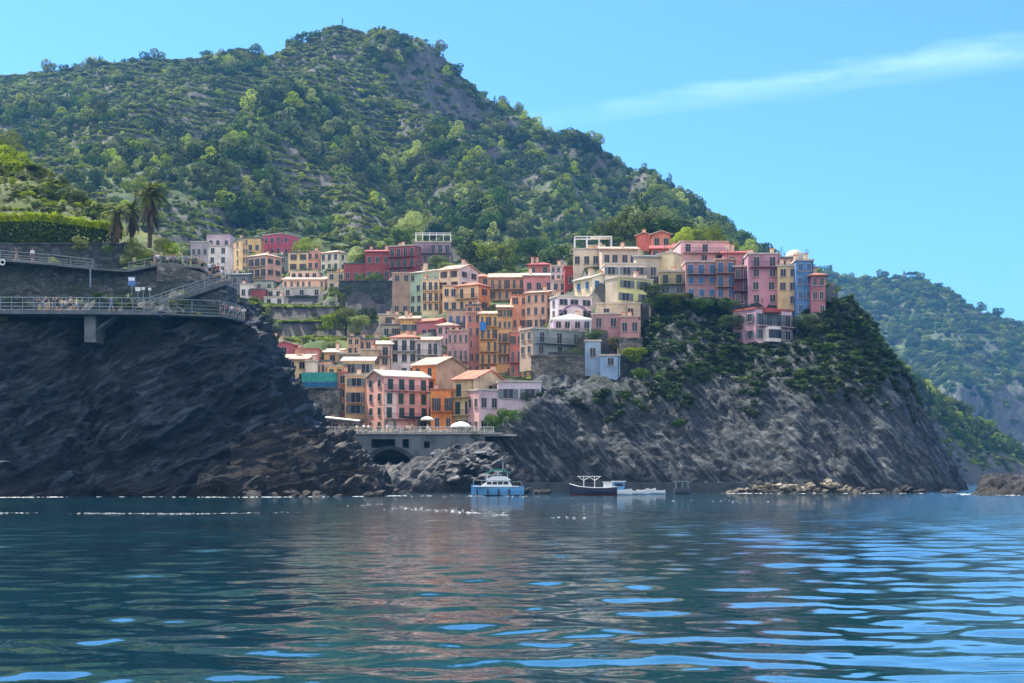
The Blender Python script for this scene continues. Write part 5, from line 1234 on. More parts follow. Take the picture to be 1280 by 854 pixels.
g = MB(); a = at(106, 393, YW+1.2); b = at(120, 428, YW+1.2); g.box(a.x, b.x, YW+1.0, YW+6, b.z, a.z-0.002); g.build("pillar", M['concrete'], walk)
g = MB(); a = at(121, 412, YW+2); b = at(146, 394, YW+2); g.tube([a, b], 0.22, 6); g.tube([a+Vector((0,1.5,0)), b+Vector((0,1.5,0))], 0.22, 6)
for i in range(7):
    c = a+(b-a)*(i/6); g.box(c.x-0.15, c.x+0.25, YW+2, YW+3.5, c.z, c.z+0.08)
g.build("brace_steps", M['concrete'], walk)
railing("railing", [p+Vector((0,0.2,0)) for p in w0[:3]]+[at(180,389.3,YW+.2)], 1.65, "long grey railing along the edge of the lower walkway", 1.3)
pl = [at(197,391,YW+2), at(240,393,YW+4), at(275,394,188), at(292,397,190), at(306,401,195)]
m = deck("path", pl, 9, 0.22, None, "", ""); tag(m.build("path", M['concrete']), kind='structure')
railing("railing", [at(180,389.5,YW+.4), at(240,391.5,YW+4.2), at(275,393,188.2)], 1.7, "pale mesh panel railing right of the walkway deck", 2.6)
railing("railing", [at(275,393.2,188.4), at(292,396,190.2), at(304,400,194)], 1.7, "railing end where the small group leans", 0.9)
# upper path
pu = [at(-200,322,193), at(0,324,193), at(60,329,193.5), at(116,335,194), at(160,338,195), at(200,330,196), at(250,334,197), at(263,342,198)]
m = deck("path", pu, 10, 0.22, None, "", ""); tag(m.build("path", M['concrete']), kind='structure')
railing("railing", [p+Vector((0,0.15,0)) for p in pu[:4]], 1.15, "pale tube railing of the upper path by the two walkers", 2.4, mesh_fill=False)
railing("railing", [pu[4]+Vector((0,.15,0)), pu[5]+Vector((0,.15,0)), pu[6]+Vector((0,.15,0))], 1.05, "low wall top railing below the palm trees", 2.0, mesh_fill=False)
wb = [at(196,332,195.6), at(225,334,196), at(262,344,197.5)]
m = deck("w", [p+Vector((0,0,0.1)) for p in wb], 0.5, 2.2, None, "", ""); tag(m.build("parapet_wall", M['stone']), "pale curved parapet wall under the path people", "wall")
# stairs down to the walkway
st = MB(); a = at(176, 388, 190); b = at(284, 352, 193); n = 34
for i in range(n):
    c = a+(b-a)*(i/n); d = a+(b-a)*((i+1)/n); st.box(c.x, d.x, c.y-0.8, c.y+1.6, c.z-0.5, d.z)
stc = empty("staircase", (0,0,0)); tag(stc, "concrete stairs climbing from the walkway to the upper path", "staircase"); st.build("steps", M['concrete'], stc)
railing("railing", [a+Vector((0,-0.7,0)), a+(b-a)*0.5+Vector((0,-0.7,0)), b+Vector((0,-0.7,0))], 1.15, "sloping railing of the cliff stairs", 2.4, mesh_fill=False)
# pipe, signs, life ring
g = MB(); a = at(113, 336, 192.5); b = at(113, 359, 192.5); g.tube([a, b], 0.10, 6); tag(g.build("drain_pipe", M['rail']), "pale drain pipe running down the wall below the upper path", "pipe")
def sign(px0, px1, py0, py1, Y, cols, lb):
    a = at(px0, py1, Y); b = at(px1, py0, Y); r = empty("sign", (a.x, Y, a.z)); tag(r, lb, "sign"); w_, h_ = b.x-a.x, b.z-a.z
    m = MB(); m.box(0, w_, 0, 0.08, 0, h_); m.build("sign_board", cols[0], r); m = MB(); m.box(w_*.08, w_*.92, -0.015, -0.002, h_*.55, h_*.92); m.build("sign_face", cols[1], r)
    m = MB(); m.tube([(w_*.5, 0.12, -1.6), (w_*.5, 0.12, h_)], 0.05, 5); m.build("sign_post", M['rail'], r)
bl = simple("sign_blue", (90, 130, 190)); 
sign(160,169,346,357,191.8,(bl, M['white']),"blue and white notice board on the stone wall")
sign(169,175.5,359,364,191.8,(M['white'], M['white']),"white notice plate right below the blue board"); sign(177,181,359,362.5,191.8,(M['white'], M['canvas']),"small white plate beside the notice plate"); sign(185,189,360,363,191.8,(M['canvas'], M['white']),"rightmost tiny white plate on the wall")
g = MB(); c = at(3, 328, 192.7)
ring = [(c.x+0.33*math.cos(t*math.pi/6), c.y, c.z+0.33*math.sin(t*math.pi/6)) for t in range(13)]; g.tube(ring, 0.10, 8, cap=False)
tag(g.build("life_ring", M['white']), "white life ring hung at the left end of the upper path", "life ring")

# ------------------------------------------------------------------ people
SKIN = simple("skin", (202, 156, 128), 0.6, 0.08); HAIR = [simple("hair", c, 0.8) for c in ((50,36,28),(96,70,46),(30,26,26),(170,140,100))]
CL = [simple("cloth", c, 0.85, 0.12) for c in ((224,224,222),(40,48,66),(150,50,54),(96,130,170),(190,170,150),(60,62,64),(206,120,130),(80,120,100),(214,200,150),(34,36,40))]
def skin_mesh(joints, edges, radii, root=0, sub=1):
    me = bpy.data.meshes.new("tmp"); me.from_pydata([tuple(j) for j in joints], edges, []); o = bpy.data.objects.new("tmp", me); COL.objects.link(o)
    sk = o.modifiers.new("s", 'SKIN'); sk.use_smooth_shade = True
    for i, r in enumerate(radii):
        v = me.skin_vertices[0].data[i]; v.radius = (r, r) if not isinstance(r, tuple) else r; v.use_root = (i == root)
    ss = o.modifiers.new("u", 'SUBSURF'); ss.levels = sub; ss.render_levels = sub
    dg = bpy.context.evaluated_depsgraph_get(); m2 = bpy.data.meshes.new_from_object(o.evaluated_get(dg)); bpy.data.objects.remove(o); return m2
def person_meshes(pose):
    # x right, -y forward
    lean = {'stand':0.0,'lean':0.22,'walk':0.06,'sit':0.05,'point':0.0}[pose]
    hipz = 0.92 if pose != 'sit' else 0.50; yo = -lean
    J = {'pel':(0,0,hipz),'wa':(0,yo*.4,hipz+.2),'ch':(0,yo*.8,hipz+.42),'nk':(0,yo,hipz+.56),'hd':(0,yo*1.15-.01,hipz+.64),'ht':(0,yo*1.2-.01,hipz+.80)}
    sp = 0.13 if pose == 'walk' else 0.03
    for s, n in ((-1,'L'),(1,'R')):
        J['hip'+n] = (s*.09, 0, hipz-.05)
        if pose == 'sit': J['kn'+n] = (s*.11,-.44,hipz-.02); J['an'+n] = (s*.11,-.46,.09); J['to'+n] = (s*.12,-.62,.04)
        else: J['kn'+n] = (s*.10,-s*sp-.03,.50); J['an'+n] = (s*.10,-s*sp*2+.03,.09); J['to'+n] = (s*.12,-s*sp*2-.13,.04)
        J['sh'+n] = (s*.19, yo*.85, hipz+.47)
        if pose == 'lean': J['el'+n] = (s*.24, yo*.9-.10, hipz+.22); J['wr'+n] = (s*.16, yo*.9-.32, hipz+.16); J['ha'+n] = (s*.13, yo*.9-.40, hipz+.15)
        elif pose == 'point' and s > 0: J['el'+n] = (s*.26,-.20,hipz+.52); J['wr'+n] = (s*.26,-.44,hipz+.60); J['ha'+n] = (s*.26,-.53,hipz+.62)
        elif pose == 'sit': J['el'+n] = (s*.24,-.05,hipz+.22); J['wr'+n] = (s*.14,-.27,hipz+.16); J['ha'+n] = (s*.12,-.35,hipz+.15)
        else: J['el'+n] = (s*.25, s*sp*.6+.02, hipz+.20); J['wr'+n] = (s*.26, s*sp-.06, hipz-.04); J['ha'+n] = (s*.26, s*sp-.10, hipz-.12)
    def mk(names, ed, rad, sub=1):
        idx = {n:i for i, n in enumerate(names)}; return skin_mesh([J[n] for n in names], [(idx[a], idx[b]) for a, b in ed], rad, 0, sub)
    base = ['pel','wa','ch','nk','hd','ht']; rb = [.13,.115,.14,.05,.085,.07]
    body_n = base+[p+n for n in 'LR' for p in ('hip','kn','an','to','sh','el','wr','ha')]
    rad = rb+[.09,.06,.04,.035,.06,.042,.03,.032]*2
    ed = [('pel','wa'),('wa','ch'),('ch','nk'),('nk','hd'),('hd','ht')]
    for n in 'LR': ed += [('pel','hip'+n),('hip'+n,'kn'+n),('kn'+n,'an'+n),('an'+n,'to'+n),('ch','sh'+n),('sh'+n,'el'+n),('el'+n,'wr'+n),('wr'+n,'ha'+n)]
    body = mk(body_n, ed, rad); body.materials.append(SKIN)
    # fingers: five short tapered tubes per hand, joined to the body surface
    sn = ['pel','wa','ch']+[p+n for n in 'LR' for p in ('sh','el')]
    shirt = mk(sn, [('pel','wa'),('wa','ch')]+[e for n in 'LR' for e in (('ch','sh'+n),('sh'+n,'el'+n))], [.155,.145,.165]+[.085,.06]*2)
    tn = ['pel']+[p+n for n in 'LR' for p in ('hip','kn')]
    tro = mk(tn, [('pel','hipL'),('hipL','knL'),('pel','hipR'),('hipR','knR')], [.148,.115,.085,.115,.085])
    hd = Vector(J['ht']); b = bmesh.new(); bmesh.ops.create_icosphere(b, subdivisions=2, radius=0.098)
    for v in b.verts:
        v.co = Vector((v.co.x*.95, v.co.y*1.05+.022, v.co.z*.95)) if v.co.y > -0.045 or v.co.z > 0.045 else Vector((v.co.x*.9, v.co.y*.6+.02, v.co.z*.9))
        v.co += hd+Vector((0,0,0.0))
    hm = bpy.data.meshes.new("hair"); b.to_mesh(hm); b.free()
    # face details
    f = MB(); c = (Vector(J['hd'])+hd)/2
    f.poly([c+Vector((-.015,-.078,-.01)), c+Vector((.015,-.078,-.01)), c+Vector((0,-.115,-.015)), c+Vector((0,-.08,.03))], [(0,1,2),(0,2,3),(1,3,2)])
    fm = f.mesh("nose", SKIN)
    e = MB()
    for s in (-1, 1): e.box(c.x+s*.033-.012, c.x+s*.033+.012, c.y-.090, c.y-.075, c.z+.018, c.z+.028)
    e.box(c.x-.022, c.x+.022, c.y-.088, c.y-.07, c.z-.045, c.z-.037); em = e.mesh("eyes_and_mouth", HAIR[2])
    hands = []
    for n, s in (('L',-1),('R',1)):
        h = Vector(J['ha'+n]); w_ = Vector(J['wr'+n]); d = (h-w_).normalized(); sd_ = Vector((1,0,0)) if abs(d.x) < .8 else Vector((0,1,0)); hb_ = MB()
        for k, L_ in enumerate((.062,.072,.067,.052)):
            o_ = h+sd_*(k-1.5)*.017; hb_.tube([o_-d*.01, o_+d*L_*.6, o_+d*L_*.9+Vector((0,-.012,-.012))], [.009,.008,.006], 5)
        hb_.tube([h-d*.04-sd_*.02*s, h-sd_*.045*s+d*.01, h-sd_*.047*s+d*.03], [.010,.009,.007], 5); hands.append(hb_.mesh("fingers", SKIN))
    return body, shirt, tro, hm, fm, em, hands
POSES = {k: person_meshes(k) for k in ('stand','lean','walk','sit','point')}
for v in POSES.values():
    for m in (v[1], v[2], v[3]): m.materials.append(CL[0])
def person(loc, pose, rz, shirt, trou, hair, label, group=None, s=1.0):
    b, sh, tr, hm, fm, em, hands = POSES[pose]
    r = mesh_obj("person", b, None, loc=loc, rot=(0,0,rz), scale=(s,s,s)); tag(r, label, "person", group)
    for nm, m, mt in (("shirt", sh, CL[shirt]), ("trousers", tr, CL[trou]), ("hair", hm, HAIR[hair])):
        o = mesh_obj(nm, m, r); o.material_slots[0].link = 'OBJECT'; o.material_slots[0].material = mt
    return r
CN = ["white","navy","dark red","light blue","beige","grey","pink","green","pale yellow","black"]
rr = random.Random(12)
def detail(p, pose):
    _, _, _, _, fm, em, hands = POSES[pose]
    mesh_obj("face", em, p); mesh_obj("nose", fm, p)
    for h in hands: mesh_obj("hand", h, p)
# lower walkway group
for i in range(14):
    px = 50+54*i/13+rr.uniform(-2, 2); Y = YW+rr.uniform(0.9, 3.4); p = at(px, 388, YW); a, b = rr.randrange(10), rr.choice((1,4,5,9,3)); po = rr.choice(('stand','lean','stand','point','walk'))
    q = person((p.x*Y/YW, Y, p.z+0.02), po, rr.uniform(-1.2, 1.2) + (0 if rr.random() < .6 else 3.1), a, b, rr.randrange(4), f"person in {CN[a]} top, {CN[b]} trousers, {['first','second','third','fourth','fifth','sixth','seventh','eighth','ninth','tenth','eleventh','twelfth','thirteenth','last'][i]} from the left in the walkway group", "people crowding the lower walkway", rr.uniform(.96, 1.08)); detail(q, po)
p = at(139, 388.5, YW); q = person((p.x*1.005, YW+0.9, p.z+.02), 'walk', 1.2, 3, 3, 0, "person dressed all in pale blue walking alone on the lower walkway", None, 1.08); detail(q, 'walk')
# upper walkers
p = at(17, 325, 193); q = person((p.x, 194.2, p.z+.02), 'walk', -1.3, 2, 4, 0, "person in a dark red top walking on the upper path at the left", None, 1.0); detail(q, 'walk')
p = at(38, 327, 193.5); q = person((p.x, 194.4, p.z+.02), 'stand', 0.4, 0, 1, 1, "person in a white shirt and navy trousers leaning by the upper path railing", None, 1.06); detail(q, 'stand')
# people on the bend of the upper path
for i in range(15):
    px = 190+64*i/14+rr.uniform(-1.5, 1.5); Y = 197+rr.uniform(.6, 2.5); t = (px-160)/(250-160); base = at(px, 330+4*max(0, (px-200)/50), 196).z; a, b = rr.randrange(10), rr.choice((1,4,5,9)); po = rr.choice(('stand','walk','lean'))
    q = person(((px-640)/F*Y, Y, base+.02), po, rr.uniform(-2, 2), a, b, rr.randrange(4), f"person in {CN[a]} top on the upper path bend, {['leftmost','second','third','fourth','fifth','sixth','seventh','eighth','ninth','tenth','eleventh','twelfth','thirteenth','fourteenth','rightmost'][i]} there", "people on the bend of the upper path", rr.uniform(.94, 1.05)); detail(q, po)
for i, (px, py, po) in enumerate([(262,344,'stand'),(267,347,'lean'),(271,345,'stand'),(276,350,'point'),(281,352,'walk'),(270,352,'walk')]):
    a = (0,9,2,0,0,4)[i]; q = person(((px-640)/F*194.2, 194.2+i*.3, at(px, py, 194).z), po, rr.uniform(-1,1), a, (9,1,5,4,9,1)[i], i % 4, f"person in {CN[a]} top at the cliff stairs' head, {['leftmost','second','third','fourth','rightmost','lowest'][i]}", "people at the head of the cliff stairs", 1.0); detail(q, po)
for i, px in enumerate((277, 282, 288, 293, 298, 303)):
    a = (9,2,0,6,4,0)[i]; Y = 189.5+i*1.0; q = person(((px-640)/F*Y, Y+.9, at(px, 394+i*1.1, Y).z), 'lean' if i % 2 else 'stand', rr.uniform(-.5,.5), a, (1,9,5,1,9,4)[i], i % 4, f"person in {CN[a]} top at the mesh railing's end, {['leftmost','second','third','fourth','fifth','rightmost'][i]}", "people at the end of the mesh railing", 1.0); detail(q, 'lean' if i % 2 else 'stand')
# ------------------------------------------------------------------ harbour wall, terrace, parasols
Q = 249.0; qa = at(388, 586, Q); qb = at(606, 543, Q); QZ = qb.z
root = empty("harbour_wall", (0, Q, 0)); tag(root, "grey harbour wall with an arched boat tunnel and square openings", "harbour wall")
arx0, arx1 = at(458, 0, Q).x, at(517, 0, Q).x; arc = (arx0+arx1)/2; arr = (arx1-arx0)/2; arz = at(0, 586, Q).z; arh = at(0, 562, Q).z-arz
openings = [(at(464,0,Q).x, at(494,0,Q).x, at(0,560,Q).z, at(0,549,Q).z), (at(503,0,Q).x, at(511,0,Q).x, at(0,560,Q).z, at(0,549,Q).z), (at(530,0,Q).x, at(537,0,Q).x, at(0,560,Q).z, at(0,552,Q).z)]
xs2 = set([qa.x, qb.x]+[o[k] for o in openings for k in (0, 1)]); n = 26
for i in range(n+1): xs2.add(arc-arr+2*arr*i/n)
for i in range(60): xs2.add(qa.x+(qb.x-qa.x)*i/60)
xs2 = sorted(xs2); wl = MB(); zb = -1.0
for a, b in zip(xs2[:-1], xs2[1:]):
    if b-a < 1e-4: continue
    mid = (a+b)/2; lo = zb
    if abs(mid-arc) < arr: lo = arz-0.5+ (arh+0.5)*math.sqrt(max(0, 1-((mid-arc)/arr)**2))
    segs = [(lo, QZ)]
    for o in openings:
        if o[0] < mid < o[1]: segs = [(s0_, o[2]) if False else s for s in [(lo, o[2]), (o[3], QZ)] for s0_ in (0,)]
    for s in segs:
        if s[1] > s[0]+.01: wl.box(a, b, 0, 4.5, s[0], s[1])
wl.build("wall", simple("harbour_render", (104, 112, 116), 0.9, 0.4, 0.5), root)
g = MB(); g.box(arc-arr-1, arc+arr+1, 4.52, 5.2, -1, QZ-0.3)
for o in openings: g.box(o[0]-.3, o[1]+.3, 2.2, 2.3, o[2]-.3, o[3]+.3)
g.build("interior_shade", simple("interior_shade", (24, 26, 30), 0.95), root)  # dark panels, the shade inside tunnel and openings put into their colour
g = MB(); n = 18
for i in range(n):
    t0, t1 = math.pi*i/n, math.pi*(i+1)/n; pa = (arc+arr*math.cos(t0), arz+arh*math.sin(t0)); pb = (arc+arr*math.cos(t1), arz+arh*math.sin(t1)); pc = (arc+(arr+.6)*math.cos(t1), arz+(arh+.6)*math.sin(t1)); pd = (arc+(arr+.6)*math.cos(t0), arz+(arh+.6)*math.sin(t0))
    g.prism([pa, pd, pc, pb], -0.12, -0.003)
g.build("arch_surround", M['darkstone'], root)
g = MB(); g.box(qa.x, qb.x+3, -0.35, 0.15, QZ+.002, QZ+.28); g.box(qa.x, qb.x+6, 0.16, 14, QZ-.3, QZ+.05); g.build("terrace_deck", simple("pale_deck", (176, 170, 162), .85), root)
railing("railing", [(qa.x+1, Q-.1, QZ+.28), (qb.x+1.5, Q-.1, QZ+.28)], 0.95, "thin pale railing along the harbour terrace", 1.6, .03, True, 'white')
TZ = QZ+.06
def chair_table(x, y, rz, lb, kind):
    r = empty(kind, (x, y, TZ), rz); tag(r, lb, kind, "tables and chairs of the terrace bar")
    m = MB()
    if kind == 'table':
        m.tube([(0,0,.70),(0,0,.74)], .42, 10); m.build("table_top", M['white'], r); m = MB(); m.tube([(0,0,0),(0,0,.70)], .04, 6); m.tube([(0,0,0),(0,0,.03)], .25, 8); m.build("leg", M['iron'], r)
    else:
        m.box(-.22,.22,-.22,.22,.43,.47); m.build("seat", M['white'], r); m = MB(); m.box(-.22,.22,.19,.22,.47,.88); m.build("backrest", M['white'], r)
        for sx in (-1, 1):
            for sy in (-1, 1): m = MB(); m.box(sx*.20-.02, sx*.20+.02, sy*.20-.02, sy*.20+.02, 0, .43); m.build("leg", M['iron'], r)
    return r
tb = chair_table(at(520,0,Q).x, Q+2.2, 0, "round white table on the harbour terrace", 'table'); chh = chair_table(at(523,0,Q).x, Q+2.2, 0, "white chair at a table of the harbour terrace", 'chair')
rr = random.Random(5)
spots = []
for i in range(13):
    px = 432+150*i/12; Y = Q+rr.choice((1.8, 3.4, 5.0)); xx = (px-640)/F*Y
    if i: t_ = copy_tree(tb)
    else: t_ = tb
    t_.location = (xx, Y, TZ)
    for s in (-1, 1):
        c_ = copy_tree(chh) if (i or s > 0) else chh; c_.location = (xx+s*.75, Y, TZ); c_.rotation_euler = (0,0,-s*math.pi/2); spots.append((xx+s*.75, Y, -s))
ci = 0
for (xx, Y, s) in spots:
    if rr.random() < .8:
        a = rr.choice((0,0,4,6,1,3,8,2,5)); person((xx, Y, TZ-.03), 'sit', -s*math.pi/2*1.0, a, rr.choice((1,4,5,9)), rr.randrange(4), f"person in a {CN[a]} top sitting at a terrace table by the harbour", "people sitting on the harbour terrace")
for i in range(34):
    px = 402+195*rr.random(); Y = Q+rr.uniform(.6, 7); a = rr.choice((0,0,4,6,1,3,8,2,5,7)); person(((px-640)/F*Y, Y, TZ), rr.choice(('stand','walk','lean')), rr.uniform(-3, 3), a, rr.choice((1,4,5,9)), rr.randrange(4), f"person in a {CN[a]} top standing on the harbour terrace", "people standing on the harbour terrace", rr.uniform(.92, 1.05))
def parasol(px, pyt, pyb, pw, Y, lb):
    b = at(px, pyb, Y); t = at(px, pyt, Y); r_ = pw/2/F*Y; H_ = t.z-TZ; root = empty("parasol", (t.x, Y, TZ)); tag(root, lb, "parasol")
    m = MB(); n = 16; cap = (b.z-TZ); vs = []
    for (fr, zz) in ((1, cap), (.8, cap+(H_-cap)*.45), (.5, cap+(H_-cap)*.78), (.12, H_)):
        vs += [(r_*fr*math.cos(2*math.pi*k/n), r_*fr*math.sin(2*math.pi*k/n), zz) for k in range(n)]
    fs = [(j*n+k, j*n+(k+1) % n, (j+1)*n+(k+1) % n, (j+1)*n+k) for j in range(3) for k in range(n)]+[tuple(3*n+k for k in range(n))]
    vs += [(r_*math.cos(2*math.pi*k/n), r_*math.sin(2*math.pi*k/n), cap-.18) for k in range(n)]; fs += [(4*n+k, 4*n+(k+1) % n, (k+1) % n, k) for k in range(n)]
    m.poly(vs, fs); m.build("canopy", M['canvas'], root); m = MB(); m.tube([(0,0,0),(0,0,H_-.05)], .05, 6); m.build("pole", M['iron'], root)
    m = MB(); m.tube([(0,0,0),(0,0,.12)], .35, 8); m.build("base", M['concrete'], root)
parasol(576, 527, 533, 26, Q+1.6, "big white domed parasol at the right end of the harbour terrace"); parasol(534, 520.5, 524, 16, Q+4.6, "smaller white parasol in the middle of the harbour terrace")
# market canopies at the left of the quay
def awning(px0, px1, py0, py1, Y, dp, mat, lb):
    a = at(px0, py0, Y); b = at(px1, py1, Y); r = empty("awning", ((a.x+b.x)/2, Y, TZ)); tag(r, lb, "awning"); w_ = (b.x-a.x)/2; za = a.z-TZ; zb_ = b.z-TZ
    m = MB(); m.poly([(-w_,0,za),(w_,0,zb_),(w_,dp,zb_+.3),(-w_,dp,za+.3),(-w_,0,za-.12),(w_,0,zb_-.12),(w_,dp,zb_+.18),(-w_,dp,za+.18)], [(0,1,2,3),(7,6,5,4),(0,4,5,1),(1,5,6,2),(2,6,7,3),(3,7,4,0)]); m.build("cloth", mat, r)
    for k in range(4):
        for yy in (.1, dp-.1): m = MB(); xk = -w_+.1+(2*w_-.2)*k/3; m.tube([(xk,yy,0),(xk,yy,za+(zb_-za)*k/3)], .05, 5); m.build("post", M['iron'], r)
awning(401, 448, 521, 526, Q+4, 4, M['canvas'], "long white sloping awning at the left of the quay")
awning(389, 407, 531, 532, Q+1, 3, M['white'], "small white tent roof at the left end of the quay"); awning(388, 404, 538, 539, Q-0.5, 2, M['white'], "low white stall cover below the small tent")
# scaffold with netting
root = empty("scaffold", at(377, 512, 273)); tag(root, "scaffold wrapped in teal and blue netting beside the cream houses", "scaffold"); sw = (423-377)/F*273; sh_ = (512-468)/F*273
m = MB()
for i in range(6):
    for yy in (0, 1.2): m.tube([(sw*i/5, yy, -1), (sw*i/5, yy, sh_+.6)], .05, 5)
for k in range(4):
    for yy in (0, 1.2): m.tube([(0,yy,sh_*k/3),(sw,yy,sh_*k/3)], .045, 5)
m.build("poles", M['rail'], root); m = MB()
for k in range(3): m.box(0, sw, .1, 1.1, sh_*k/3+.5, sh_*k/3+.55)
m.build("planks", M['bark'], root)
def net(z0, z1, col, x0=0):
    m = MB(); n = 24; r = random.Random(int(z0*10)); vs = []
    for j in range(5):
        for i in range(n+1): vs.append((x0+(sw-x0)*i/n, -.12-.10*r.random(), z0+(z1-z0)*j/4))
    m.poly(vs, [(j*(n+1)+i, j*(n+1)+i+1, (j+1)*(n+1)+i+1, (j+1)*(n+1)+i) for j in range(4) for i in range(n)]); m.build("netting", col, root)
net(sh_*.78, sh_+.3, simple("teal_net", (70, 170, 160), .8)); net(sh_*.40, sh_*.77, simple("blue_net", (40, 116, 164), .8, .3, .6), 0); net(0, sh_*.39, simple("grey_blue_net", (52, 96, 120), .8, .4, .8))
b0 = at(377, 512, 274.6); m = MB(); m.box(0, sw, 0, 6, -1, sh_+.4)
tag(m.build("house", plaster((150, 148, 140)), None, loc=(b0.x, 274.6, b0.z)), "grey house hidden behind the teal and blue netting", "house", "houses of the village")

# ------------------------------------------------------------------ boulders
def boulder_mesh(seed, mat, flat=.7):
    b = bmesh.new(); bmesh.ops.create_icosphere(b, subdivisions=3, radius=1); r = random.Random(seed)
    planes = [(Vector((r.gauss(0,1), r.gauss(0,1), r.gauss(0,1))).normalized(), r.uniform(.55, .85)) for _ in range(11)]
    co = np.array([v.co[:] for v in b.verts]); nz3 = fbm(co[:,0]*2+seed, co[:,1]*2, co[:,2]*2, 3)*.12
    for v, q in zip(b.verts, nz3):
        for n_, d_ in planes:
            k = v.co.dot(n_)
            if k > d_: v.co -= n_*(k-d_)*.9
        v.co *= 1+q; v.co.z *= flat
    me = bpy.data.meshes.new("boulder"); b.to_mesh(me); b.free(); me.materials.append(mat); return me
rpale = rock_mat("pale_boulder", (120,104,84), (190,172,142), (226,212,184), None, .4, wet=True); rdark = rock_mat("dark_boulder", (30,30,32), (66,62,60), (120,110,98), None, .4)
rgrey = rock_mat("grey_boulder", (44,48,54), (98,100,102), (164,162,158), None, .4)
BP = [boulder_mesh(i, rpale) for i in range(5)]; BD = [boulder_mesh(20+i, rdark) for i in range(5)]; BG_ = [boulder_mesh(40+i, rgrey, .5) for i in range(5)]
rr = random.Random(99)
def put_boulder(me, p, s, lb, grp, cat="boulder"):
    o = mesh_obj("boulder", me, None, loc=p, rot=(rr.uniform(-.5,.5), rr.uniform(-.5,.5), rr.uniform(0,6.28)), scale=(s*rr.uniform(.9,1.4), s*rr.uniform(.8,1.2), s*rr.uniform(.8,1.1))); tag(o, lb, cat, grp)
prof = [(912,616),(925,612),(940,609),(965,606),(1000,608),(1020,602),(1035,599),(1050,604),(1065,611),(1075,616)]
for i in range(95):
    px = 912+162*rr.random(); top = np.interp(px, [p[0] for p in prof], [p[1] for p in prof]); Y = 222+rr.uniform(-2, 4); t = rr.random(); zt_ = at(px, top, Y).z; z_ = -.2+(zt_+.1)*t
    Y2 = Y+ t*2; put_boulder(rr.choice(BP), ((px-640)/F*Y2, Y2, z_), rr.uniform(.35, .8), f"{'big' if t > .66 else 'pale'} {'cream' if i % 2 else 'tan'} boulder {'high on' if t > .6 else ('low on' if t < .3 else 'midway up')} the {'left tip' if px < 955 else ('middle' if px < 1010 else ('summit' if px < 1050 else 'right end'))} of the low breakwater", "boulders of the pale breakwater")
for i in range(42):
    px = 655+28*rr.random() if i < 8 else rr.choice((1075+120*rr.random(), 1075+120*rr.random())); Y = 226+rr.uniform(0, 4) if i >= 8 else 215
    put_boulder(rr.choice(BD), ((px-640)/F*Y, Y, rr.uniform(-.2, .5)), rr.uniform(.4, 1.0), "dark wet rock behind the white cruiser" if i < 8 else f"{'big' if i % 3 == 0 else 'dark'} low rock {['just right of the pale breakwater','at the foot of the headland','at the outer toe of the headland'][int(min(2, (px-1075)//40))]}", "dark rocks along the shore")
for i in range(70):
    px = 545+80*rr.random(); py = 556+ (px-545)*.12+40*rr.random()**1.2; Y = 236+ (600-py)*.30+rr.uniform(-1,1)
    put_boulder(rr.choice(BG_), at(px, py, Y-2), rr.uniform(.45, 1.25), f"{['flat','rounded','slanting','pale'][i % 4]} grey stone {'at the top' if py < 572 else ('halfway down' if py < 588 else 'at the foot')} of the {'left' if px < 575 else 'right'} slope of slabs beside the boat tunnel", "grey slabs right of the boat tunnel")
for i in range(60):
    px = 330+150*rr.random(); py = 560+ max(0, (px-330))*.22+rr.uniform(-4, 26); py = min(py, 612); Y = 188+(px-330)*.17+(612-py)*.22
    put_boulder(rr.choice(BG_ if rr.random() < .4 else BD), at(px, py, Y-3), rr.uniform(.4, 1.3), f"{['jagged','sharp','stubby','split'][i % 4]} dark rock on the {'outer' if px < 380 else ('middle' if px < 430 else 'inner')} reef, {'high up' if py < 585 else 'low down'}, left of the boat tunnel", "jagged rocks of the left reef")
for i in range(26):
    px = 300+175*rr.random(); Y = 176+rr.uniform(-2, 3); put_boulder(rr.choice(BD), ((px-640)/F*Y, Y, rr.uniform(-.2, .3)), rr.uniform(.4, 1.1), "brown rock at the waterline of the left reef", "brown waterline rocks")
# islet at the right border
Irows = [row(630, [(1218,200),(1222,196),(1240,193),(1260,192),(1300,192),(1340,196)]), row(606, [(1226,203),(1230,198),(1245,196),(1260,196),(1300,196),(1334,199)]), row(600, [(1232,206),(1236,202),(1248,200),(1262,201),(1298,201),(1326,204)]), row(603, [(1238,214),(1242,210),(1252,208),(1266,208),(1292,208),(1318,210)])]
sheet("islet_rock", Irows, 80, 40, rock_mat("islet_dark", (16,18,22), (40,38,38), (92,84,74), None, .5), amp=1.2, scale=4, strata=.5, rot=.4, seed=12., kind='structure')
# low quay under the headland
g = MB(); a = at(650, 600, 238); b = at(935, 612, 238); g.box(a.x, b.x, 238, 246, -1, at(0, 603.5, 238).z); tag(g.build("low_quay", simple("quay_concrete", (70, 76, 80), .9, .4, .6)), "long low dark concrete quay at the foot of the headland", "quay")

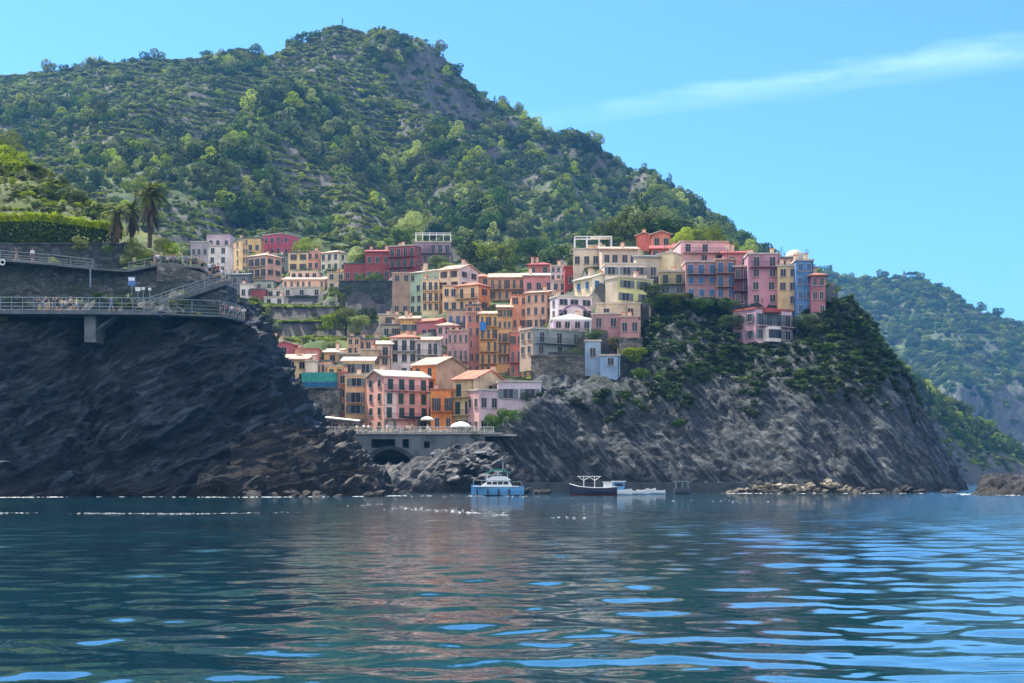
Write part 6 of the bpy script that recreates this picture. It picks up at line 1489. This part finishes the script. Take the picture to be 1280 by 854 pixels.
# ------------------------------------------------------------------ boats
def hull_mesh(L_, Bm, D_, sheer, mats, draft=.35, n=18, fine=.9):
    m = MB(); secs = []
    for i in range(n+1):
        t = i/n; x = -L_/2+L_*t; bw = Bm/2*(1-max(0, (t-.45)/.55)**2.2)*(.86+.14*min(1, t*4)); dz = D_+sheer*(max(0, t-.3)/.7)**2+sheer*.35*(max(0, .3-t)/.3)**2
        k = -draft*(1-max(0, (t-.7)/.3)**2*.8)
        secs.append([(x, 0, k), (x, bw*.55, k+.08), (x, bw*.86, .12), (x, bw*.97, dz*.55), (x, bw, dz)])
    for s in (-1, 1):
        vs = [(p[0], p[1]*s, p[2]) for sec in secs for p in sec]; q = 5
        for i in range(n):
            for j in range(q-1):
                f = (i*q+j, (i+1)*q+j, (i+1)*q+j+1, i*q+j+1); m.poly([vs[k] for k in (f if s < 0 else f[::-1])], [(0,1,2,3)], 1 if j < 2 else 0)
    # transom and deck
    m.poly([(p[0], -p[1], p[2]) for p in secs[0]]+[(p[0], p[1], p[2]) for p in secs[0][::-1]], [tuple(range(10))], 0)
    for i in range(n): a, b = secs[i][4], secs[i+1][4]; m.poly([(a[0],-a[1],a[2]-.08),(b[0],-b[1],b[2]-.08),(b[0],b[1],b[2]-.08),(a[0],a[1],a[2]-.08)], [(0,1,2,3)], 2)
    return m.mesh("hull", mats)
def boat(name, label, cat, px0, px1, Y, rz=0, group=None):
    c = at((px0+px1)/2, 600, Y); r = empty(name, (c.x, Y, 0), rz); tag(r, label, cat, group); return r, (px1-px0)/F*Y
wht = M['white']; navy = simple("navy_hull", (34, 34, 56), .35, .1); blu = simple("light_blue_hull", (96, 160, 205), .3, .1); grn = simple("green_canopy", (60, 140, 120), .7, .2); wood = simple("varnished_wood", (150, 100, 60), .5)
r, L_ = boat("cabin_cruiser", "white cabin cruiser with a blue striped hull and green canopy, moving off the harbour", "motor boat", 589, 655, 186)
mesh_obj("hull", hull_mesh(L_, 2.5, 1.15, .25, [blu, navy, wht]), r, rot=(0,0,math.pi))
m = MB()
for k in range(4): x_ = -L_*.38+k*L_*.2; m.tube([(x_,-1.30,.15),(x_,-1.32,.85)], .11, 6)
m.build("fenders", navy, r); m = MB(); m.box(-L_*.46, L_*.40, -1.29, 1.29, 1.12, 1.24); m.build("gunwale", wht, r); m = MB(); m.prism([(-L_*.32,1.2),(L_*.28,1.2),(L_*.22,1.95),(-L_*.18,1.95)], -.95, .95); m.build("cabin", wht, r)
m = MB()
for k in range(4): x_ = -L_*.20+k*L_*.105; m.box(x_, x_+L_*.085, -.99, -.955, 1.42, 1.78)
m.build("cabin_windows", M['glass'], r); m = MB(); m.prism([(-L_*.24,1.98),(L_*.26,1.98),(L_*.16,2.45),(-L_*.10,2.45)], -.85, .85); m.build("flybridge", wht, r)
m = MB(); n = 10; pts_ = [(-L_*.22+L_*.46*i/n, 2.75+.42*math.sin(math.pi*i/n)) for i in range(n+1)]
for i in range(n): m.prism([pts_[i], pts_[i+1], (pts_[i+1][0], pts_[i+1][1]+.22), (pts_[i][0], pts_[i][1]+.22)], -1.0, 1.0)
m.build("canopy", grn, r); m = MB()
for x_ in (-L_*.2, 0, L_*.2):
    for s in (-1, 1): m.tube([(x_, s*.85, 1.9), (x_*.9, s*.85, 3.0)], .03, 5)
m.build("canopy_frame", wht, r); m = MB()
for s in (-1, 1):
    ps_ = [(-L_*.46, s*.25, 2.0), (-L_*.3, s*.85, 1.95), (L_*.3, s*1.1, 1.8), (L_*.46, s*1.0, 1.75)]; m.tube(ps_, .03, 5)
    for p_ in ps_: m.tube([p_, (p_[0], p_[1], 1.15)], .025, 4)
m.build("guard_rail", M['rail'], r)
m = MB(); m.tube([(L_*.1,0,3.2),(L_*.1,0,4.3)], .03, 5); m.tube([(L_*.1,-.3,3.7),(L_*.1,.3,3.7)], .03, 5); m.build("mast", wht, r)
r, L_ = boat("fishing_boat", "dark navy wooden fishing boat with two crossed white masts", "fishing boat", 712, 771, 190)
mesh_obj("hull", hull_mesh(L_, 2.0, .95, .55, [navy, simple("red_boottop", (110, 40, 40)), wood]), r, rot=(0,0,math.pi))
m = MB(); m.tube([(-L_/2,-.1,1.5),(-L_*.3,-.9,1.15),(0,-1.02,1.0),(L_*.3,-1.0,1.02),(L_*.49,-.85,1.15)], .05, 5); m.build("gunwale", wht, r)
for k, x_ in enumerate((-L_*.2, L_*.03)):
    m = MB(); m.tube([(x_,0,.8),(x_,0,2.5)], .06, 6)
    for s in (-1, 1): m.tube([(x_,0,1.9),(x_+s*.75,0,2.45)], .04, 5)
    m.tube([(x_-.85,0,2.45),(x_+.85,0,2.45)], .035, 5); m.build("mast", wht, r)
m = MB(); m.box(L_*.22, L_*.40, -.5, .5, .85, 1.7); m.box(L_*.20, L_*.42, -.6, .6, 1.7, 1.78); m.build("wheelhouse", wht, r)
r, L_ = boat("small_motorboat", "small white motorboat with a box cabin right of the dark fishing boat", "motor boat", 762, 790, 197)
mesh_obj("hull", hull_mesh(L_, 1.5, .65, .2, [wht, blu, wht]), r); m = MB(); m.box(-L_*.35, L_*.15, -.5, .5, .6, 1.75); m.build("cabin", blu, r); m = MB(); m.box(-L_*.40, L_*.22, -.6, .6, 1.75, 1.87); m.build("cabin_roof", wht, r)
m = MB(); m.box(-L_*.28, L_*.10, -.53, -.502, 1.15, 1.55); m.build("cabin_window", M['glass'], r)
for i, (a, b, Y, lb, rz) in enumerate([(787,812,204,"low white open boat with its bow raised, moored by the quay",.2),(808,832,210,"low white open boat furthest from the fishing boat",2.9),(796,820,217,"pale rowing boat tied close to the quay",.1)]):
    r, L_ = boat("open_boat", lb, "rowing boat", a, b, Y, rz, "open boats by the quay"); mesh_obj("hull", hull_mesh(L_, 1.3, .5, .35, [wht, blu, wood]), r)
    m = MB(); m.box(-.15, .15, -.55, .55, .38, .44); m.build("thwart", wood, r); m = MB(); m.box(-L_*.3-.15, -L_*.3+.15, -.5, .5, .38, .44); m.build("thwart", wood, r)
    m = MB(); m.box(-L_*.52, -L_*.46, -.15, .15, .1, .85); m.build("outboard_motor", navy, r)
r, L_ = boat("small_ferry", "grey covered boat moored alone near the quay", "motor boat", 843, 863, 212)
gh = simple("grey_hull", (70, 80, 86), .5); mesh_obj("hull", hull_mesh(L_, 1.5, .8, .2, [gh, navy, gh]), r); m = MB()
for x_ in (-L_*.4, 0, L_*.35):
    for s in (-1, 1): m.tube([(x_, s*.6, .7), (x_, s*.6, 1.75)], .04, 5)
m.build("posts", M['rail'], r); m = MB(); m.box(-L_*.45, L_*.42, -.7, .7, 1.75, 1.85); m.build("canopy", M['rail'], r)

# ------------------------------------------------------------------ foam along the rocks and the wake, painted glint specks
fm_, ntf, bf, of = new_mat("sea_foam"); bf.inputs['Base Color'].default_value = (.78, .82, .82, 1); bf.inputs['Roughness'].default_value = .8
def foam(name, pts, n, width, s0_, s1_, seed):
    g = np.random.default_rng(seed); P = np.array([(((a-640)/F*b), b) for a, b in pts]); t = g.random(n)*(len(P)-1); i = np.minimum(t.astype(int), len(P)-2); f = (t-i)[:, None]
    c = P[i]*(1-f)+P[i+1]*f; c = c+g.normal(size=(n, 2))*width; m = MB()
    for k in range(n):
        if pnoise(c[k,0]/2.3+seed, c[k,1]/6, 0.5) < -0.02 + 0.10*math.sin(c[k,0]/7): continue
        s = s0_+(s1_-s0_)*g.random()**3; nn_ = 7; rr0 = math.hypot(c[k,0], c[k,1]); tt0 = math.atan2(c[k,0], c[k,1]); r_s, t_s, z_s = SEA_Z
        z0 = float(z_s[min(len(r_s)-1, int(np.searchsorted(r_s, rr0))), min(len(t_s)-1, int(np.searchsorted(t_s, tt0)))])+.012; ring_ = []
        for q in range(nn_): a_ = 2*math.pi*q/nn_; rr_ = s*(.6+.7*g.random()); ring_.append((c[k,0]+math.cos(a_)*rr_*1.9, c[k,1]+math.sin(a_)*rr_*1.3, z0))
        top = [(c[k,0]+(p[0]-c[k,0])*.5, c[k,1]+(p[1]-c[k,1])*.5, z0+s*.22) for p in ring_]
        m.poly(ring_+top, [tuple(range(nn_, 2*nn_))]+[(q, (q+1) % nn_, (q+1) % nn_+nn_, q+nn_) for q in range(nn_)])
    tag(m.build(name, fm_), kind='stuff')
foam("shore_foam", [(-60,167),(0,169),(60,172),(120,174),(200,174),(300,171),(400,174),(470,181),(480,186),(590,184),(660,184)], 1000, .6, .03, .12, 1)
foam("shore_foam", [(905,219),(1000,218),(1075,220),(1200,219),(1215,196),(1290,190)], 500, .6, .03, .13, 2)
foam("wake_foam_and_glint", [(-40,90),(60,89),(150,88),(250,87),(360,91)], 420, .5, .015, .04, 3)
foam("wake_foam_and_glint", [(440,125),(480,112),(540,98),(620,86),(720,78)], 300, .9, .02, .06, 4)  # pale specks standing in for the sky reflection on the wake
foam("wake_foam_and_glint", [(560,178),(640,180),(760,150),(1000,130)], 160, 5, .02, .06, 5)  # sparse pale specks standing in for glints on the far water
